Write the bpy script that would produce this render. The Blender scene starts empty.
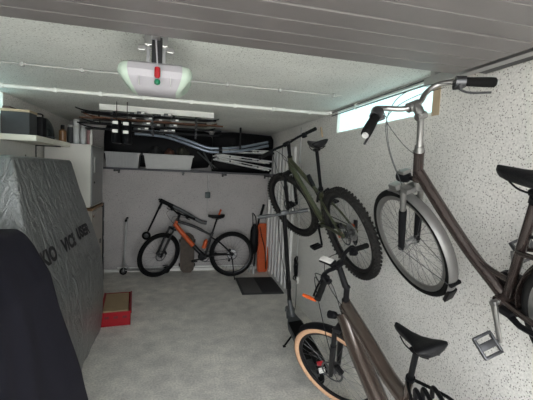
import bpy, bmesh, math, random
from mathutils import Vector, Matrix, noise
from mathutils.bvhtree import BVHTree
random.seed(7)
C = bpy.context.scene
COL = C.collection
PI = math.pi
V = Vector

# ------------------------------------------------------------------ materials
def mat(name, col, rough=0.5, metal=0.0, var=0.0, scale=20.0, bump=0.0, coat=0.0, spec=0.5):
    m = bpy.data.materials.new(name); m.use_nodes = True
    nt = m.node_tree; b = nt.nodes['Principled BSDF']
    b.inputs['Base Color'].default_value = (*col, 1)
    b.inputs['Roughness'].default_value = rough
    b.inputs['Metallic'].default_value = metal
    b.inputs['Coat Weight'].default_value = coat
    b.inputs['Specular IOR Level'].default_value = spec
    tc = nt.nodes.new('ShaderNodeTexCoord')
    nz = nt.nodes.new('ShaderNodeTexNoise'); nz.inputs['Scale'].default_value = scale; nz.inputs['Detail'].default_value = 4
    nt.links.new(tc.outputs['Object'], nz.inputs['Vector'])
    rp = nt.nodes.new('ShaderNodeValToRGB')
    v = max(var, 0.04)
    rp.color_ramp.elements[0].position = .3; rp.color_ramp.elements[1].position = .7
    rp.color_ramp.elements[0].color = (*[c * (1 - v) for c in col], 1)
    rp.color_ramp.elements[1].color = (*[min(1, c * (1 + v)) for c in col], 1)
    nt.links.new(nz.outputs['Fac'], rp.inputs['Fac'])
    nt.links.new(rp.outputs['Color'], b.inputs['Base Color'])
    if bump:
        bp = nt.nodes.new('ShaderNodeBump'); bp.inputs['Strength'].default_value = bump; bp.inputs['Distance'].default_value = .01
        nt.links.new(nz.outputs['Fac'], bp.inputs['Height']); nt.links.new(bp.outputs['Normal'], b.inputs['Normal'])
    return m

def plaster(name, col, pit=(.10, .09, .08), dens=.30, scale=55, bump=.5):
    """rough sprayed plaster with dark pits"""
    m = bpy.data.materials.new(name); m.use_nodes = True
    nt = m.node_tree; N = nt.nodes; L = nt.links; b = N['Principled BSDF']
    b.inputs['Roughness'].default_value = .85; b.inputs['Specular IOR Level'].default_value = .25
    tc = N.new('ShaderNodeTexCoord')
    vo = N.new('ShaderNodeTexVoronoi'); vo.inputs['Scale'].default_value = scale
    L.new(tc.outputs['Object'], vo.inputs['Vector'])
    # only a share of the cells holds a pit
    sep = N.new('ShaderNodeSeparateColor'); L.new(vo.outputs['Color'], sep.inputs['Color'])
    lt = N.new('ShaderNodeMath'); lt.operation = 'LESS_THAN'; lt.inputs[1].default_value = dens
    L.new(sep.outputs[0], lt.inputs[0])
    sz = N.new('ShaderNodeMapRange'); sz.inputs[1].default_value = .12; sz.inputs[2].default_value = .36
    sz.inputs[3].default_value = 1; sz.inputs[4].default_value = 0
    L.new(vo.outputs['Distance'], sz.inputs[0])
    mu = N.new('ShaderNodeMath'); mu.operation = 'MULTIPLY'; L.new(lt.outputs[0], mu.inputs[0]); L.new(sz.outputs[0], mu.inputs[1])
    n1 = N.new('ShaderNodeTexNoise'); n1.inputs['Scale'].default_value = 1.7; n1.inputs['Detail'].default_value = 5
    L.new(tc.outputs['Object'], n1.inputs['Vector'])
    r1 = N.new('ShaderNodeValToRGB')
    r1.color_ramp.elements[0].position = .32; r1.color_ramp.elements[1].position = .68
    r1.color_ramp.elements[0].color = (*[c * .90 for c in col], 1); r1.color_ramp.elements[1].color = (*[min(1, c * 1.06) for c in col], 1)
    L.new(n1.outputs['Fac'], r1.inputs['Fac'])
    n2 = N.new('ShaderNodeTexNoise'); n2.inputs['Scale'].default_value = 90; n2.inputs['Detail'].default_value = 3
    L.new(tc.outputs['Object'], n2.inputs['Vector'])
    r2 = N.new('ShaderNodeValToRGB'); r2.color_ramp.elements[0].position = .35; r2.color_ramp.elements[1].position = .65
    r2.color_ramp.elements[0].color = (.86, .86, .86, 1); r2.color_ramp.elements[1].color = (1.07, 1.07, 1.07, 1)
    L.new(n2.outputs['Fac'], r2.inputs['Fac'])
    mm = N.new('ShaderNodeMix'); mm.data_type = 'RGBA'; mm.blend_type = 'MULTIPLY'; mm.inputs[0].default_value = 1
    L.new(r1.outputs['Color'], mm.inputs[6]); L.new(r2.outputs['Color'], mm.inputs[7])
    mx = N.new('ShaderNodeMix'); mx.data_type = 'RGBA'; mx.inputs[7].default_value = (*pit, 1)
    L.new(mu.outputs[0], mx.inputs[0]); L.new(mm.outputs[2], mx.inputs[6])
    L.new(mx.outputs[2], b.inputs['Base Color'])
    sb = N.new('ShaderNodeMath'); sb.operation = 'SUBTRACT'; L.new(n2.outputs['Fac'], sb.inputs[0]); L.new(mu.outputs[0], sb.inputs[1])
    bp = N.new('ShaderNodeBump'); bp.inputs['Strength'].default_value = bump; bp.inputs['Distance'].default_value = .004
    L.new(sb.outputs[0], bp.inputs['Height']); L.new(bp.outputs['Normal'], b.inputs['Normal'])
    return m

def concrete(name, col):
    m = bpy.data.materials.new(name); m.use_nodes = True
    nt = m.node_tree; N = nt.nodes; L = nt.links; b = N['Principled BSDF']
    b.inputs['Roughness'].default_value = .62; b.inputs['Specular IOR Level'].default_value = .4
    tc = N.new('ShaderNodeTexCoord')
    out = None
    for sc, lo, hi, det in ((.9, .84, 1.08, 4), (6, .82, 1.08, 7), (60, .80, 1.12, 3)):
        n = N.new('ShaderNodeTexNoise'); n.inputs['Scale'].default_value = sc; n.inputs['Detail'].default_value = det
        L.new(tc.outputs['Object'], n.inputs['Vector'])
        r = N.new('ShaderNodeValToRGB'); r.color_ramp.elements[0].position = .33; r.color_ramp.elements[1].position = .67
        r.color_ramp.elements[0].color = (lo, lo, lo, 1); r.color_ramp.elements[1].color = (hi, hi, hi * .985, 1)
        L.new(n.outputs['Fac'], r.inputs['Fac'])
        if out is None: out = r.outputs['Color']
        else:
            x = N.new('ShaderNodeMix'); x.data_type = 'RGBA'; x.blend_type = 'MULTIPLY'; x.inputs[0].default_value = 1
            L.new(out, x.inputs[6]); L.new(r.outputs['Color'], x.inputs[7]); out = x.outputs[2]
    x = N.new('ShaderNodeMix'); x.data_type = 'RGBA'; x.blend_type = 'MULTIPLY'; x.inputs[0].default_value = 1
    L.new(out, x.inputs[6]); x.inputs[7].default_value = (*col, 1)
    # scattered dark stains
    n3 = N.new('ShaderNodeTexNoise'); n3.inputs['Scale'].default_value = 2.6; n3.inputs['Detail'].default_value = 8; n3.inputs['Roughness'].default_value = .65
    L.new(tc.outputs['Object'], n3.inputs['Vector'])
    r3 = N.new('ShaderNodeValToRGB'); r3.color_ramp.elements[0].position = .56; r3.color_ramp.elements[1].position = .74
    r3.color_ramp.elements[0].color = (0, 0, 0, 1); r3.color_ramp.elements[1].color = (.55, .55, .55, 1)
    L.new(n3.outputs['Fac'], r3.inputs['Fac'])
    y = N.new('ShaderNodeMix'); y.data_type = 'RGBA'; y.inputs[7].default_value = (*[c * .45 for c in col], 1)
    L.new(r3.outputs['Color'], y.inputs[0]); L.new(x.outputs[2], y.inputs[6])
    L.new(y.outputs[2], b.inputs['Base Color'])
    bp = N.new('ShaderNodeBump'); bp.inputs['Strength'].default_value = .15; bp.inputs['Distance'].default_value = .004
    L.new(n.outputs['Fac'], bp.inputs['Height']); L.new(bp.outputs['Normal'], b.inputs['Normal'])
    return m

def emis(name, col, strength, rough=.3):
    m = bpy.data.materials.new(name); m.use_nodes = True
    nt = m.node_tree; b = nt.nodes['Principled BSDF']
    b.inputs['Base Color'].default_value = (.5, .55, .55, 1); b.inputs['Roughness'].default_value = rough
    tc = nt.nodes.new('ShaderNodeTexCoord'); n = nt.nodes.new('ShaderNodeTexNoise'); n.inputs['Scale'].default_value = 2.5
    nt.links.new(tc.outputs['Object'], n.inputs['Vector'])
    r = nt.nodes.new('ShaderNodeValToRGB')
    r.color_ramp.elements[0].color = (*[c * .9 for c in col], 1); r.color_ramp.elements[1].color = (*col, 1)
    r.color_ramp.elements[0].position = .3; r.color_ramp.elements[1].position = .7
    nt.links.new(n.outputs['Fac'], r.inputs['Fac']); nt.links.new(r.outputs['Color'], b.inputs['Emission Color'])
    b.inputs['Emission Strength'].default_value = strength
    return m

M = dict(
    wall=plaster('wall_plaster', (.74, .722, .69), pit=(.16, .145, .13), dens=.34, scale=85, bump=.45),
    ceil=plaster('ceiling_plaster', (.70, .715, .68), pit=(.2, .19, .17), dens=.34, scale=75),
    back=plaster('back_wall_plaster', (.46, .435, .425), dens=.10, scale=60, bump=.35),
    floor=concrete('floor_concrete', (.80, .775, .74)),
    drive=concrete('driveway_concrete', (.55, .54, .52)),
    white=mat('white_paint', (.74, .73, .69), .5, var=.03),
    creamboard=mat('cream_board', (.90, .88, .76), .5, var=.04, scale=6),
    doorwhite=mat('white_door_panel', (.72, .71, .69), .5, var=.03),
    pipe=mat('white_pvc', (.80, .80, .77), .4),
    conduit=mat('grey_conduit', (.42, .42, .41), .45),
    doorgrey=mat('garage_door_paint', (.15, .138, .136), .36, var=.05, scale=9, bump=.05),
    trackmetal=mat('galvanised_steel', (.45, .45, .45), .35, .9),
    darkmetal=mat('dark_steel', (.03, .03, .032), .4, .7),
    motor=mat('opener_plastic', (.38, .365, .39), .45, spec=.3),
    lens=mat('opener_lamp_cover', (.44, .53, .45), .4, spec=.3),
    red=mat('red_plastic', (.30, .006, .012), .45, spec=.25),
    green=mat('green_plastic', (.0, .14, .06), .4),
    black=mat('black_plastic', (.006, .006, .007), .5, spec=.14),
    rubber=mat('black_rubber', (.008, .008, .008), .8, spec=.1, bump=.2, scale=200),
    tyregrey=mat('worn_tyre_rubber', (.022, .021, .020), .8, bump=.3, scale=150, spec=.12),
    tan=mat('tan_sidewall', (.55, .33, .20), .7, var=.08, scale=60),
    alu=mat('brushed_aluminium', (.34, .335, .325), .36, .9, var=.05, scale=60),
    steel=mat('spoke_steel', (.13, .13, .135), .5, .6),
    darkalu=mat('dark_aluminium', (.10, .10, .105), .4, .8),
    olive=mat('olive_frame_paint', (.060, .064, .034), .30, .3, coat=.3),
    bronze=mat('bronze_frame_paint', (.040, .029, .026), .25, .4, coat=.4),
    bronzelight=mat('brown_frame_paint', (.085, .064, .053), .20, .5, coat=.5),
    orange=mat('orange_paint', (.50, .085, .018), .42, spec=.3),
    blackpaint=mat('black_frame_paint', (.008, .008, .009), .34, coat=.1, spec=.22),
    greypaint=mat('grey_paint', (.06, .064, .066), .42),
    saddle=mat('saddle_vinyl', (.008, .008, .009), .48, bump=.15, scale=120, spec=.2),
    navy=mat('navy_fabric', (.0115, .011, .0185), .9, var=.12, scale=220, bump=.15, spec=.25),
    lockerlit=mat('locker_lit_side', (.68, .67, .62), .5, var=.04, scale=4),  # cabinet side facing the open garage door; daylight put into its tone
    lockershade=mat('locker_shaded_front', (.24, .24, .235), .45, var=.04, scale=4),  # cabinet front turned from the daylight; its shade put into the colour
    cabinet=mat('beige_cabinet', (.43, .40, .36), .55, var=.06, scale=5),
    brownedge=mat('brown_wood_edge', (.20, .11, .05), .55, var=.2),
    shelfdark=mat('dark_shelf_board', (.035, .034, .042), .55, var=.1),
    bin=mat('translucent_grey_plastic', (.36, .36, .35), .45),
    basket=mat('pale_grey_basket', (.36, .36, .36), .5),
    boxgrey=mat('dark_grey_box', (.06, .063, .066), .55, var=.06, spec=.2),
    brown=mat('dark_brown_wood', (.09, .045, .035), .6, var=.15),
    cardboard=mat('cardboard', (.36, .26, .15), .8, var=.06, scale=12),
    wood=mat('bare_wood', (.46, .36, .24), .6, var=.12, scale=14),
    matgrey=mat('dark_grey_mat', (.035, .035, .036), .9, var=.15, scale=160, bump=.4),
    matblack=mat('black_mat_pile', (.022, .022, .024), .95, var=.2, scale=160, bump=.5),
    deckbrown=mat('worn_brown_deck', (.075, .058, .045), .75, var=.25, scale=18),
    bluegrey=mat('blue_grey_tube', (.27, .32, .38), .3, .5),
    clear=mat('pale_jar_plastic', (.50, .52, .52), .2),
    pink=mat('dull_pink_plastic', (.30, .17, .17), .45),
    brownglass=mat('brown_bottle', (.20, .10, .04), .3),
    skiblack=mat('black_ski_laminate', (.007, .007, .008), .55, spec=.08),
    skibrown=mat('brown_ski_laminate', (.09, .04, .022), .6, spec=.15),
    chairalu=mat('pale_aluminium', (.75, .75, .74), .42, .35),
    guard=mat('grey_mudguard', (.20, .195, .19), .45, .5),
    screen=mat('pale_display_glass', (.62, .60, .57), .15),
    pane=emis('frosted_daylight_pane', (.45, .72, .72), .85),
    ink=mat('black_print', (.012, .012, .014), .5),
)
def tarp_mat():
    m = bpy.data.materials.new('silver_tarpaulin'); m.use_nodes = True
    nt = m.node_tree; N = nt.nodes; L = nt.links; b = N['Principled BSDF']
    b.inputs['Base Color'].default_value = (.27, .28, .28, 1); b.inputs['Metallic'].default_value = .75; b.inputs['Roughness'].default_value = .30
    tc = N.new('ShaderNodeTexCoord')
    n = N.new('ShaderNodeTexNoise'); n.inputs['Scale'].default_value = 11; n.inputs['Detail'].default_value = 8; n.inputs['Distortion'].default_value = 1.2
    mp = N.new('ShaderNodeMapping'); mp.inputs['Scale'].default_value = (1, 1, .45)
    L.new(tc.outputs['Object'], mp.inputs['Vector']); L.new(mp.outputs['Vector'], n.inputs['Vector'])
    w = N.new('ShaderNodeTexVoronoi'); w.inputs['Scale'].default_value = 170; L.new(tc.outputs['Object'], w.inputs['Vector'])
    a = N.new('ShaderNodeMath'); a.operation = 'MULTIPLY_ADD'; a.inputs[1].default_value = .06
    L.new(w.outputs['Distance'], a.inputs[0]); L.new(n.outputs['Fac'], a.inputs[2])
    bp = N.new('ShaderNodeBump'); bp.inputs['Strength'].default_value = 1.0; bp.inputs['Distance'].default_value = .05
    L.new(a.outputs[0], bp.inputs['Height']); L.new(bp.outputs['Normal'], b.inputs['Normal'])
    return m
M['tarp'] = tarp_mat()

# ------------------------------------------------------------------ mesh builder
class MB:
    def __init__(self): self.v = []; self.f = []
    def add(self, vs, fs):
        o = len(self.v); self.v += [V(p) for p in vs]; self.f += [tuple(i + o for i in f) for f in fs]; return self
    def box(self, c, s, rot=None, bev=0.0, seg=2):
        bm = bmesh.new(); bmesh.ops.create_cube(bm, size=1)
        for v in bm.verts: v.co = V((v.co.x * s[0], v.co.y * s[1], v.co.z * s[2]))
        if bev: bmesh.ops.bevel(bm, geom=bm.edges[:] + bm.verts[:], offset=min(bev, min(s) * .45), segments=seg, affect='EDGES', profile=.6)
        bm.verts.index_update()
        vs = [(rot @ v.co if rot else v.co) + V(c) for v in bm.verts]; fs = [[v.index for v in f.verts] for f in bm.faces]
        bm.free(); return self.add(vs, fs)
    def bx(self, x0, x1, y0, y1, z0, z1, bev=0.0):
        return self.box(((x0 + x1) / 2, (y0 + y1) / 2, (z0 + z1) / 2), (x1 - x0, y1 - y0, z1 - z0), None, bev)
    def tube(self, pts, r, n=10, caps=True, flat=1.0, ref=None, closed=False):
        pts = [V(p) for p in pts]; k = len(pts)
        rs = list(r) if hasattr(r, '__len__') else [r] * k
        fl = list(flat) if hasattr(flat, '__len__') else [flat] * k
        tang = []
        for i in range(k):
            if closed: t = pts[(i + 1) % k] - pts[i - 1]
            else: t = pts[min(i + 1, k - 1)] - pts[max(i - 1, 0)]
            tang.append(t.normalized() if t.length > 1e-9 else V((0, 0, 1)))
        if ref is None:
            ref = V((0, 1, 0)) if abs(tang[0].y) < .8 else V((0, 0, 1))
        nrm = V(ref); vs = []; fs = []
        for i in range(k):
            nn = nrm - tang[i] * nrm.dot(tang[i])
            if nn.length < 1e-6: nn = tang[i].orthogonal()
            nn.normalize(); nrm = nn; bn = tang[i].cross(nn)
            for j in range(n):
                a = 2 * PI * j / n
                vs.append(pts[i] + nn * (math.cos(a) * rs[i] * fl[i]) + bn * (math.sin(a) * rs[i]))
        for i in range(k if closed else k - 1):
            i2 = (i + 1) % k
            for j in range(n):
                fs.append((i * n + j, i * n + (j + 1) % n, i2 * n + (j + 1) % n, i2 * n + j))
        if caps and not closed:
            fs.append(tuple(range(n))[::-1]); fs.append(tuple((k - 1) * n + j for j in range(n)))
        return self.add(vs, fs)
    def lathe(self, prof, o=(0, 0, 0), axis='Z', n=24, R=None):
        vs = []; fs = []; k = len(prof)
        for r, h in prof:
            for j in range(n):
                a = 2 * PI * j / n; p = (r * math.cos(a), r * math.sin(a), h)
                if axis == 'Y': p = (p[0], p[2], p[1])
                if axis == 'X': p = (p[2], p[0], p[1])
                p = V(p)
                if R: p = R @ p
                vs.append(p + V(o))
        for i in range(k - 1):
            for j in range(n): fs.append((i * n + j, i * n + (j + 1) % n, (i + 1) * n + (j + 1) % n, (i + 1) * n + j))
        ring = abs(prof[0][0] - prof[-1][0]) < 1e-9 and abs(prof[0][1] - prof[-1][1]) < 1e-9
        if ring: return self.add(vs, fs)
        if prof[0][0] > 1e-6: fs.append(tuple(range(n))[::-1])
        if prof[-1][0] > 1e-6: fs.append(tuple((k - 1) * n + j for j in range(n)))
        return self.add(vs, fs)
    def torus(self, R, r, n=56, m=12, o=(0, 0, 0), ry=None, a0=0, a1=2 * PI):
        """ring round the Y axis; tube section a0..a1 measured from the outside"""
        ry = ry or r; vs = []; fs = []; full = abs(a1 - a0 - 2 * PI) < 1e-6
        mm = m if full else m + 1
        for i in range(n):
            t = 2 * PI * i / n
            for j in range(mm):
                a = a0 + (a1 - a0) * j / m
                q = R + r * math.cos(a)
                vs.append(V((q * math.cos(t), ry * math.sin(a), q * math.sin(t))) + V(o))
        for i in range(n):
            for j in range(m):
                j2 = (j + 1) % mm
                fs.append((i * mm + j, i * mm + j2, ((i + 1) % n) * mm + j2, ((i + 1) % n) * mm + j))
        return self.add(vs, fs)
    def loft(self, secs, caps=True, closed=True):
        n = len(secs[0]); vs = [p for s in secs for p in s]; fs = []
        for i in range(len(secs) - 1):
            for j in range(n if closed else n - 1):
                fs.append((i * n + j, i * n + (j + 1) % n, (i + 1) * n + (j + 1) % n, (i + 1) * n + j))
        if caps and closed:
            fs.append(tuple(range(n))[::-1]); fs.append(tuple((len(secs) - 1) * n + j for j in range(n)))
        return self.add(vs, fs)
    def prism(self, poly, a, b, axis='Y'):
        """polygon in the other two axes extruded from a to b"""
        def P(u, w, h): return {'Y': (u, h, w), 'X': (h, u, w), 'Z': (u, w, h)}[axis]
        return self.loft([[P(u, w, a) for u, w in poly], [P(u, w, b) for u, w in poly]])
    def xf(self, fn): self.v = [V(fn(p)) for p in self.v]; return self
    def build(self, name, m, parent=None, smooth=35):
        me = bpy.data.meshes.new(name); me.from_pydata([tuple(p) for p in self.v], [], self.f); me.update()
        bm = bmesh.new(); bm.from_mesh(me); bmesh.ops.recalc_face_normals(bm, faces=bm.faces[:]); bm.to_mesh(me); bm.free()
        me.materials.append(M[m] if isinstance(m, str) else m)
        if smooth:
            me.shade_smooth(); me.set_sharp_from_angle(angle=math.radians(smooth))
        o = bpy.data.objects.new(name, me); COL.objects.link(o)
        if parent: o.parent = parent
        return o

def spline(pts, n=6, closed=False):
    pts = [V(p) for p in pts]; out = []; k = len(pts)
    for i in range(k if closed else k - 1):
        if closed: p0, p1, p2, p3 = pts[i - 1], pts[i], pts[(i + 1) % k], pts[(i + 2) % k]
        else: p0, p1, p2, p3 = pts[max(i - 1, 0)], pts[i], pts[i + 1], pts[min(i + 2, k - 1)]
        for j in range(n):
            t = j / n
            out.append(.5 * ((2 * p1) + (p2 - p0) * t + (2 * p0 - 5 * p1 + 4 * p2 - p3) * t * t + (3 * p1 - p0 - 3 * p2 + p3) * t ** 3))
    if not closed: out.append(pts[-1])
    return out
def lerp(a, b, t): return V(a) * (1 - t) + V(b) * t

def tag(o, label, cat, group=None, kind=None):
    o['label'] = label; o['category'] = cat
    if group: o['group'] = group
    if kind: o['kind'] = kind
    return o
def empty(name, label, cat, loc=(0, 0, 0), rot=None, group=None):
    o = bpy.data.objects.new(name, None); o.empty_display_size = .05; COL.objects.link(o)
    o.matrix_world = Matrix.Translation(V(loc)) @ (rot.to_4x4() if rot else Matrix.Identity(4))
    return tag(o, label, cat, group)
def struct(o): o['kind'] = 'structure'; return o

# ------------------------------------------------------------------ room shell
XL, XR, YB, ZC, YF = -1.62, 1.59, 6.22, 2.41, -.75
W0, W1, WZ0, WZ1 = 2.05, 3.52, 2.16, 2.395
LW0, LW1 = 2.1, 4.02
struct(MB().bx(XL - .2, XR + .2, YF, YB + .2, -.1, 0).build('floor', 'floor', smooth=0))
struct(MB().bx(-9, 9, -14, YF, -.1, -.01).build('driveway', 'drive', smooth=0))
m = MB().bx(XL - .2, XR + .2, YF, 3.72, ZC, ZC + .15).bx(XL - .2, XR + .2, 3.72, YB + .2, ZC - .025, ZC + .15)
struct(m.build('ceiling', 'ceil', smooth=0))
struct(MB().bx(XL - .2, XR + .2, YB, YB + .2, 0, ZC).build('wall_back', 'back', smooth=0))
def side_wall(name, x0, x1, y0, y1):
    b = MB().bx(x0, x1, YF, y0, 0, ZC).bx(x0, x1, y1, YB, 0, ZC).bx(x0, x1, y0, y1, 0, WZ0).bx(x0, x1, y0, y1, WZ1, ZC)
    return struct(b.build(name, 'wall', smooth=0))
side_wall('wall_right', XR, XR + .2, W0, W1)
side_wall('wall_left', XL - .2, XL, LW0, LW1)
m = MB().bx(XL - .2, XL + .12, YF - .2, YF, 0, ZC).bx(XR - .12, XR + .2, YF - .2, YF, 0, ZC).bx(XL - .2, XR + .2, YF - .2, YF, 2.2, ZC + .15)
struct(m.build('wall_front', 'wall', smooth=0))
# high windows: frame round a frosted pane
for nm, xa, xb, y0, y1, sg in (('window_1', XR + .025, XR + .04, W0, W1, 1), ('window_2', XL - .04, XL - .025, LW0, LW1, -1)):
    w = struct(MB().bx(xa, xb, y0, y1, WZ0, WZ1).build(nm, 'pane', smooth=0))
    f = MB(); xi = XR - .004 if sg > 0 else XL + .004; xo = XR + .06 if sg > 0 else XL - .06
    a, b = min(xi, xo), max(xi, xo)
    f.bx(a, b, y0, y1, WZ0 - .002, WZ0 + .014).bx(a, b, y0, y1, WZ1 - .016, WZ1).bx(a, b, y1 - .016, y1, WZ0, WZ1)
    f.build('window_frame', 'white', w, smooth=0)
    MB().bx(a, b, y0 - .055, y0 + .012, WZ0 - .01, WZ1).build('wooden_jamb', 'wood', w, smooth=0)
# ribbed side door near the back of the right wall
D0, D1, DH = 4.78, 6.02, 2.10
poly = []
k = 7
for i in range(k):
    y = D0 + (D1 - D0) * i / k; dy = (D1 - D0) / k
    poly += [(y, XR - .034), (y + dy * .52, XR - .034), (y + dy * .62, XR - .004), (y + dy * .94, XR - .004)]
poly += [(D1, XR - .034), (D1, XR), (D0, XR)]
b = MB(); b.loft([[(x, y, z) for y, x in poly] for z in (.06, DH)])
d = struct(b.build('door_1', 'doorwhite', smooth=0))
MB().bx(XR - .05, XR, D1, D1 + .07, 0, DH + .06, .006).bx(XR - .035, XR, D1 + .09, D1 + .17, 0, DH + .06, .006).build('door_frame', 'white', d, smooth=0)
MB().bx(XR - .034, XR, D0, D1, 0, .06, .004).build('kick_board', 'white', d, smooth=0)
m = MB().bx(XL, XR, YB - .028, YB, 0.0, .045, .004)
struct(m.build('baseboard_back', 'white', smooth=0))
m = MB().tube([(-.9, YB - .035, .075), (1.4, YB - .035, .075)], .013, 8)
tag(m.build('skirting_pipe', 'pipe'), 'thin pale pipe running along the foot of the back wall', 'pipe')

# ------------------------------------------------------------------ pipes on ceiling and walls
yp, zp = 3.697, ZC - .019
P = empty('ceiling_pipe', 'thick white pipe crossing the ceiling and turning beside the right window', 'pipe', (XL, yp, zp))
MB().tube([(0, 0, 0), (XR - XL - .03, 0, 0)], .0165, 12).build('pipe_run', 'pipe', P)
for i, x in enumerate((-1.50, -1.08, -.70, -.32, .12, .55, .95, 1.35)):
    MB().bx(x - XL - .014, x - XL + .014, -.022, .022, -.022, .019, .006).build('pipe_clip', 'pipe', P)
MB().tube(spline([(XR - XL - .06, 0, 0), (XR - XL - .02, -.02, .005), (XR - XL - .02, -.06, .01)], 4), .019, 10).build('elbow', 'pipe', P)
P = empty('ceiling_conduit', 'thin grey conduit on clips along the ceiling in front of the white pipe', 'conduit', (XL, 2.84, ZC - .014))
MB().tube([(0, 0, 0), (2.93, 0, 0)], .006, 8).build('conduit_run', 'conduit', P)
for x in (-1.03, -.66, -.02, .36, .78, 1.24):
    MB().bx(x - XL - .011, x - XL + .011, -.014, .02, -.016, .013, .003).build('conduit_clip', 'conduit', P)
for nm, dz, lab in (('upper', .0, 'upper of two thin dark rods over the right high window'), ('lower', -.034, 'lower of two thin dark rods over the right high window')):
    o = MB().tube([(XR - .016, W0 - .02, ZC - .018 + dz), (XR - .016, W1 + .1, ZC - .018 + dz)], .0055, 8).build('window_rod', 'greypaint')
    tag(o, lab, 'rod')
    for y in (W0 - .02, W1 - .42):
        MB().box((XR - .012, y, ZC - .018 + dz), (.024, .035, .02), None, .003).build('rod_clip', 'white', o)
P = empty('wall_conduit', 'grey vertical conduit with dark switch box on the back wall', 'conduit', (.515, YB, 0))
MB().tube([(0, -.012, 1.36), (0, -.012, 1.64)], .009, 8).tube([(0, -.012, .1), (0, -.012, 1.25)], .006, 8).build('conduit_run', 'conduit', P)
MB().box((0, -.025, 1.30), (.085, .05, .10), None, .008).build('switch_box', mat('dark_green_switch', (.03, .05, .05), .5), P)
o = MB().tube([(XR - .011, 4.60, 1.86), (XR - .011, 4.60, 2.34)], .011, 8).build('wall_strut', 'conduit'); tag(o, 'short grey upright tube high on the right wall behind the green bicycle', 'tube')
o = MB().tube([(XR - .012, 3.86, 2.16), (XR - .012, 3.92, 2.27)], .011, 8).build('wall_peg', 'wood'); tag(o, 'short brown wooden stick on the right wall above the green bicycle saddle', 'stick')
o = MB().tube([(XR - .008, 4.52, .35), (XR - .008, 4.52, 1.84)], .006, 8).build('wall_cable', 'conduit'); tag(o, 'thin grey cable run down the right wall behind the standing scooter', 'cable')

# ------------------------------------------------------------------ garage door parked under the ceiling
G = empty('garage_door', 'grey sectional garage door slid open flat beneath the ceiling', 'garage door', (0, 0, 2.30))
ya, yb = -.72, 1.67
ns = 5; sl = (yb - ya) / ns
for i in range(ns):
    y1 = yb - i * sl; y0 = y1 - sl
    prof = [(y0 + .004, .04), (y0 + .004, .004), (y0 + .008, 0)]
    for q in range(1, 4):
        yy = y0 + sl * q / 4
        prof += [(yy - .004, 0), (yy, .003), (yy + .003, 0)]
    prof += [(y1 - .008, 0), (y1 - .003, .004), (y1 - .003, .04)]
    MB().prism(prof, -1.44, 1.40, 'X').build('door_section', 'doorgrey', G, smooth=0)
    b = MB()
    for x in (-1.2, 0, 1.2): b.bx(x - .03, x + .03, y0 - .04, y0 + .04, .038, .05)
    b.build('hinge_row', 'trackmetal', G, smooth=0)
for x, lab in ((1.455, 'steel door track along the right wall under the ceiling'), (-1.50, 'steel door track along the left wall under the ceiling')):
    T = empty('door_track', lab, 'track', (x, 0, 2.315))
    b = MB().prism([(-.025, -.018), (.025, -.018), (.025, .03), (.02, .03), (.02, -.012), (-.02, -.012), (-.02, .03), (-.025, .03)], -.7, 1.95, 'Y')
    b.build('rail', 'trackmetal', T, smooth=0)
    sgn = 1 if x > 0 else -1
    MB().bx(min(sgn * .03, sgn * .10), max(sgn * .03, sgn * .10), -.7, 1.62, -.01, .022, .004).build('shadow_strip', 'darkmetal', T, smooth=0)  # dark strip painting the shadow gap between track and wall
    for y in (1.3, 1.88):
        MB().bx(-.02, .02, y - .02, y + .02, .025, .094, .002).bx(-.05, .05, y - .03, y + .03, .088, .095, .001).build('hanger', 'trackmetal', T, smooth=0)

# opener motor hung at the end of its rail
O = empty('garage_door_opener', 'white ceiling garage door opener with red and green release knob', 'opener', (-.114, 2.0, 2.412))

def opener_sec(x, s):
    # cross-section in y,z (front toward the driveway); s shrinks toward the ends
    pts = [(-.09, -.158), (-.108, -.170), (-.120, -.20), (-.114, -.232), (-.085, -.268), (-.05, -.288), (.10, -.288), (.20, -.25), (.22, -.19), (.20, -.158)]
    cy, cz = .05, -.20
    return [(x * 1.1 * (.97 + .03 * min(1, max(0, (-.158 - z) / .03)) - .32 * max(0, (-.17 - z) / .13) ** 2.6), cy + (y - cy) * s, cz + (z - cz) * s) for y, z in pts]
MB().loft([opener_sec(x, s) for x, s in ((-.118, .985), (-.112, 1), (.112, 1), (.118, .985))]).build('housing', 'motor', O, smooth=25)
for sg in (-1, 1):
    MB().loft([opener_sec(sg * x, s) for x, s in ((.118, .97), (.135, .95), (.15, .88), (.160, .76), (.166, .6))]).build('lamp_cover', 'lens', O, smooth=60)
for x in (-.0735, .0735): MB().bx(x - .0015, x + .0015, -.121, -.10, -.275, -.225).build('seam', 'conduit', O, smooth=0)
b = MB().bx(-.055, .055, -.07, -.045, -.07, -.02, .003).bx(-.045, -.03, -.06, -.045, -.16, -.03).bx(.03, .045, -.06, -.045, -.16, -.03).bx(-.085, -.05, -.06, -.05, -.095, -.07, .003).bx(.05, .085, -.06, -.05, -.095, -.07, .003)
b.bx(-.09, .09, -.058, -.052, -.088, -.080)
b.build('bracket', 'trackmetal', O, smooth=0)
b = MB().lathe([(.012, -.07), (.012, -.062)], (-.028, -.062, 0), 'Z', 8)
MB().bx(-.02, .03, -.075, -.04, -.16, -.03, .004).build('chain_block', 'darkmetal', O, smooth=0)
MB().bx(-.02, .02, -2.6, -.06, -.045, -.012, .003).build('drive_rail', 'trackmetal', O, smooth=0)
MB().tube([(0, -.085, -.045), (.012, -.136, -.19)], .004, 6).build('release_cord', 'motor', O)
MB().lathe([(.004, 0), (.013, -.004), (.014, -.02), (.014, -.045), (.010, -.052), (.003, -.054)], (.012, -.140, -.188), 'Z', 14).build('release_handle', 'red', O)
MB().lathe([(.002, .015), (.012, .010), (.015, 0), (.012, -.010), (.002, -.015)], (.012, -.140, -.260), 'Z', 14).build('release_knob', 'green', O)

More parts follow.
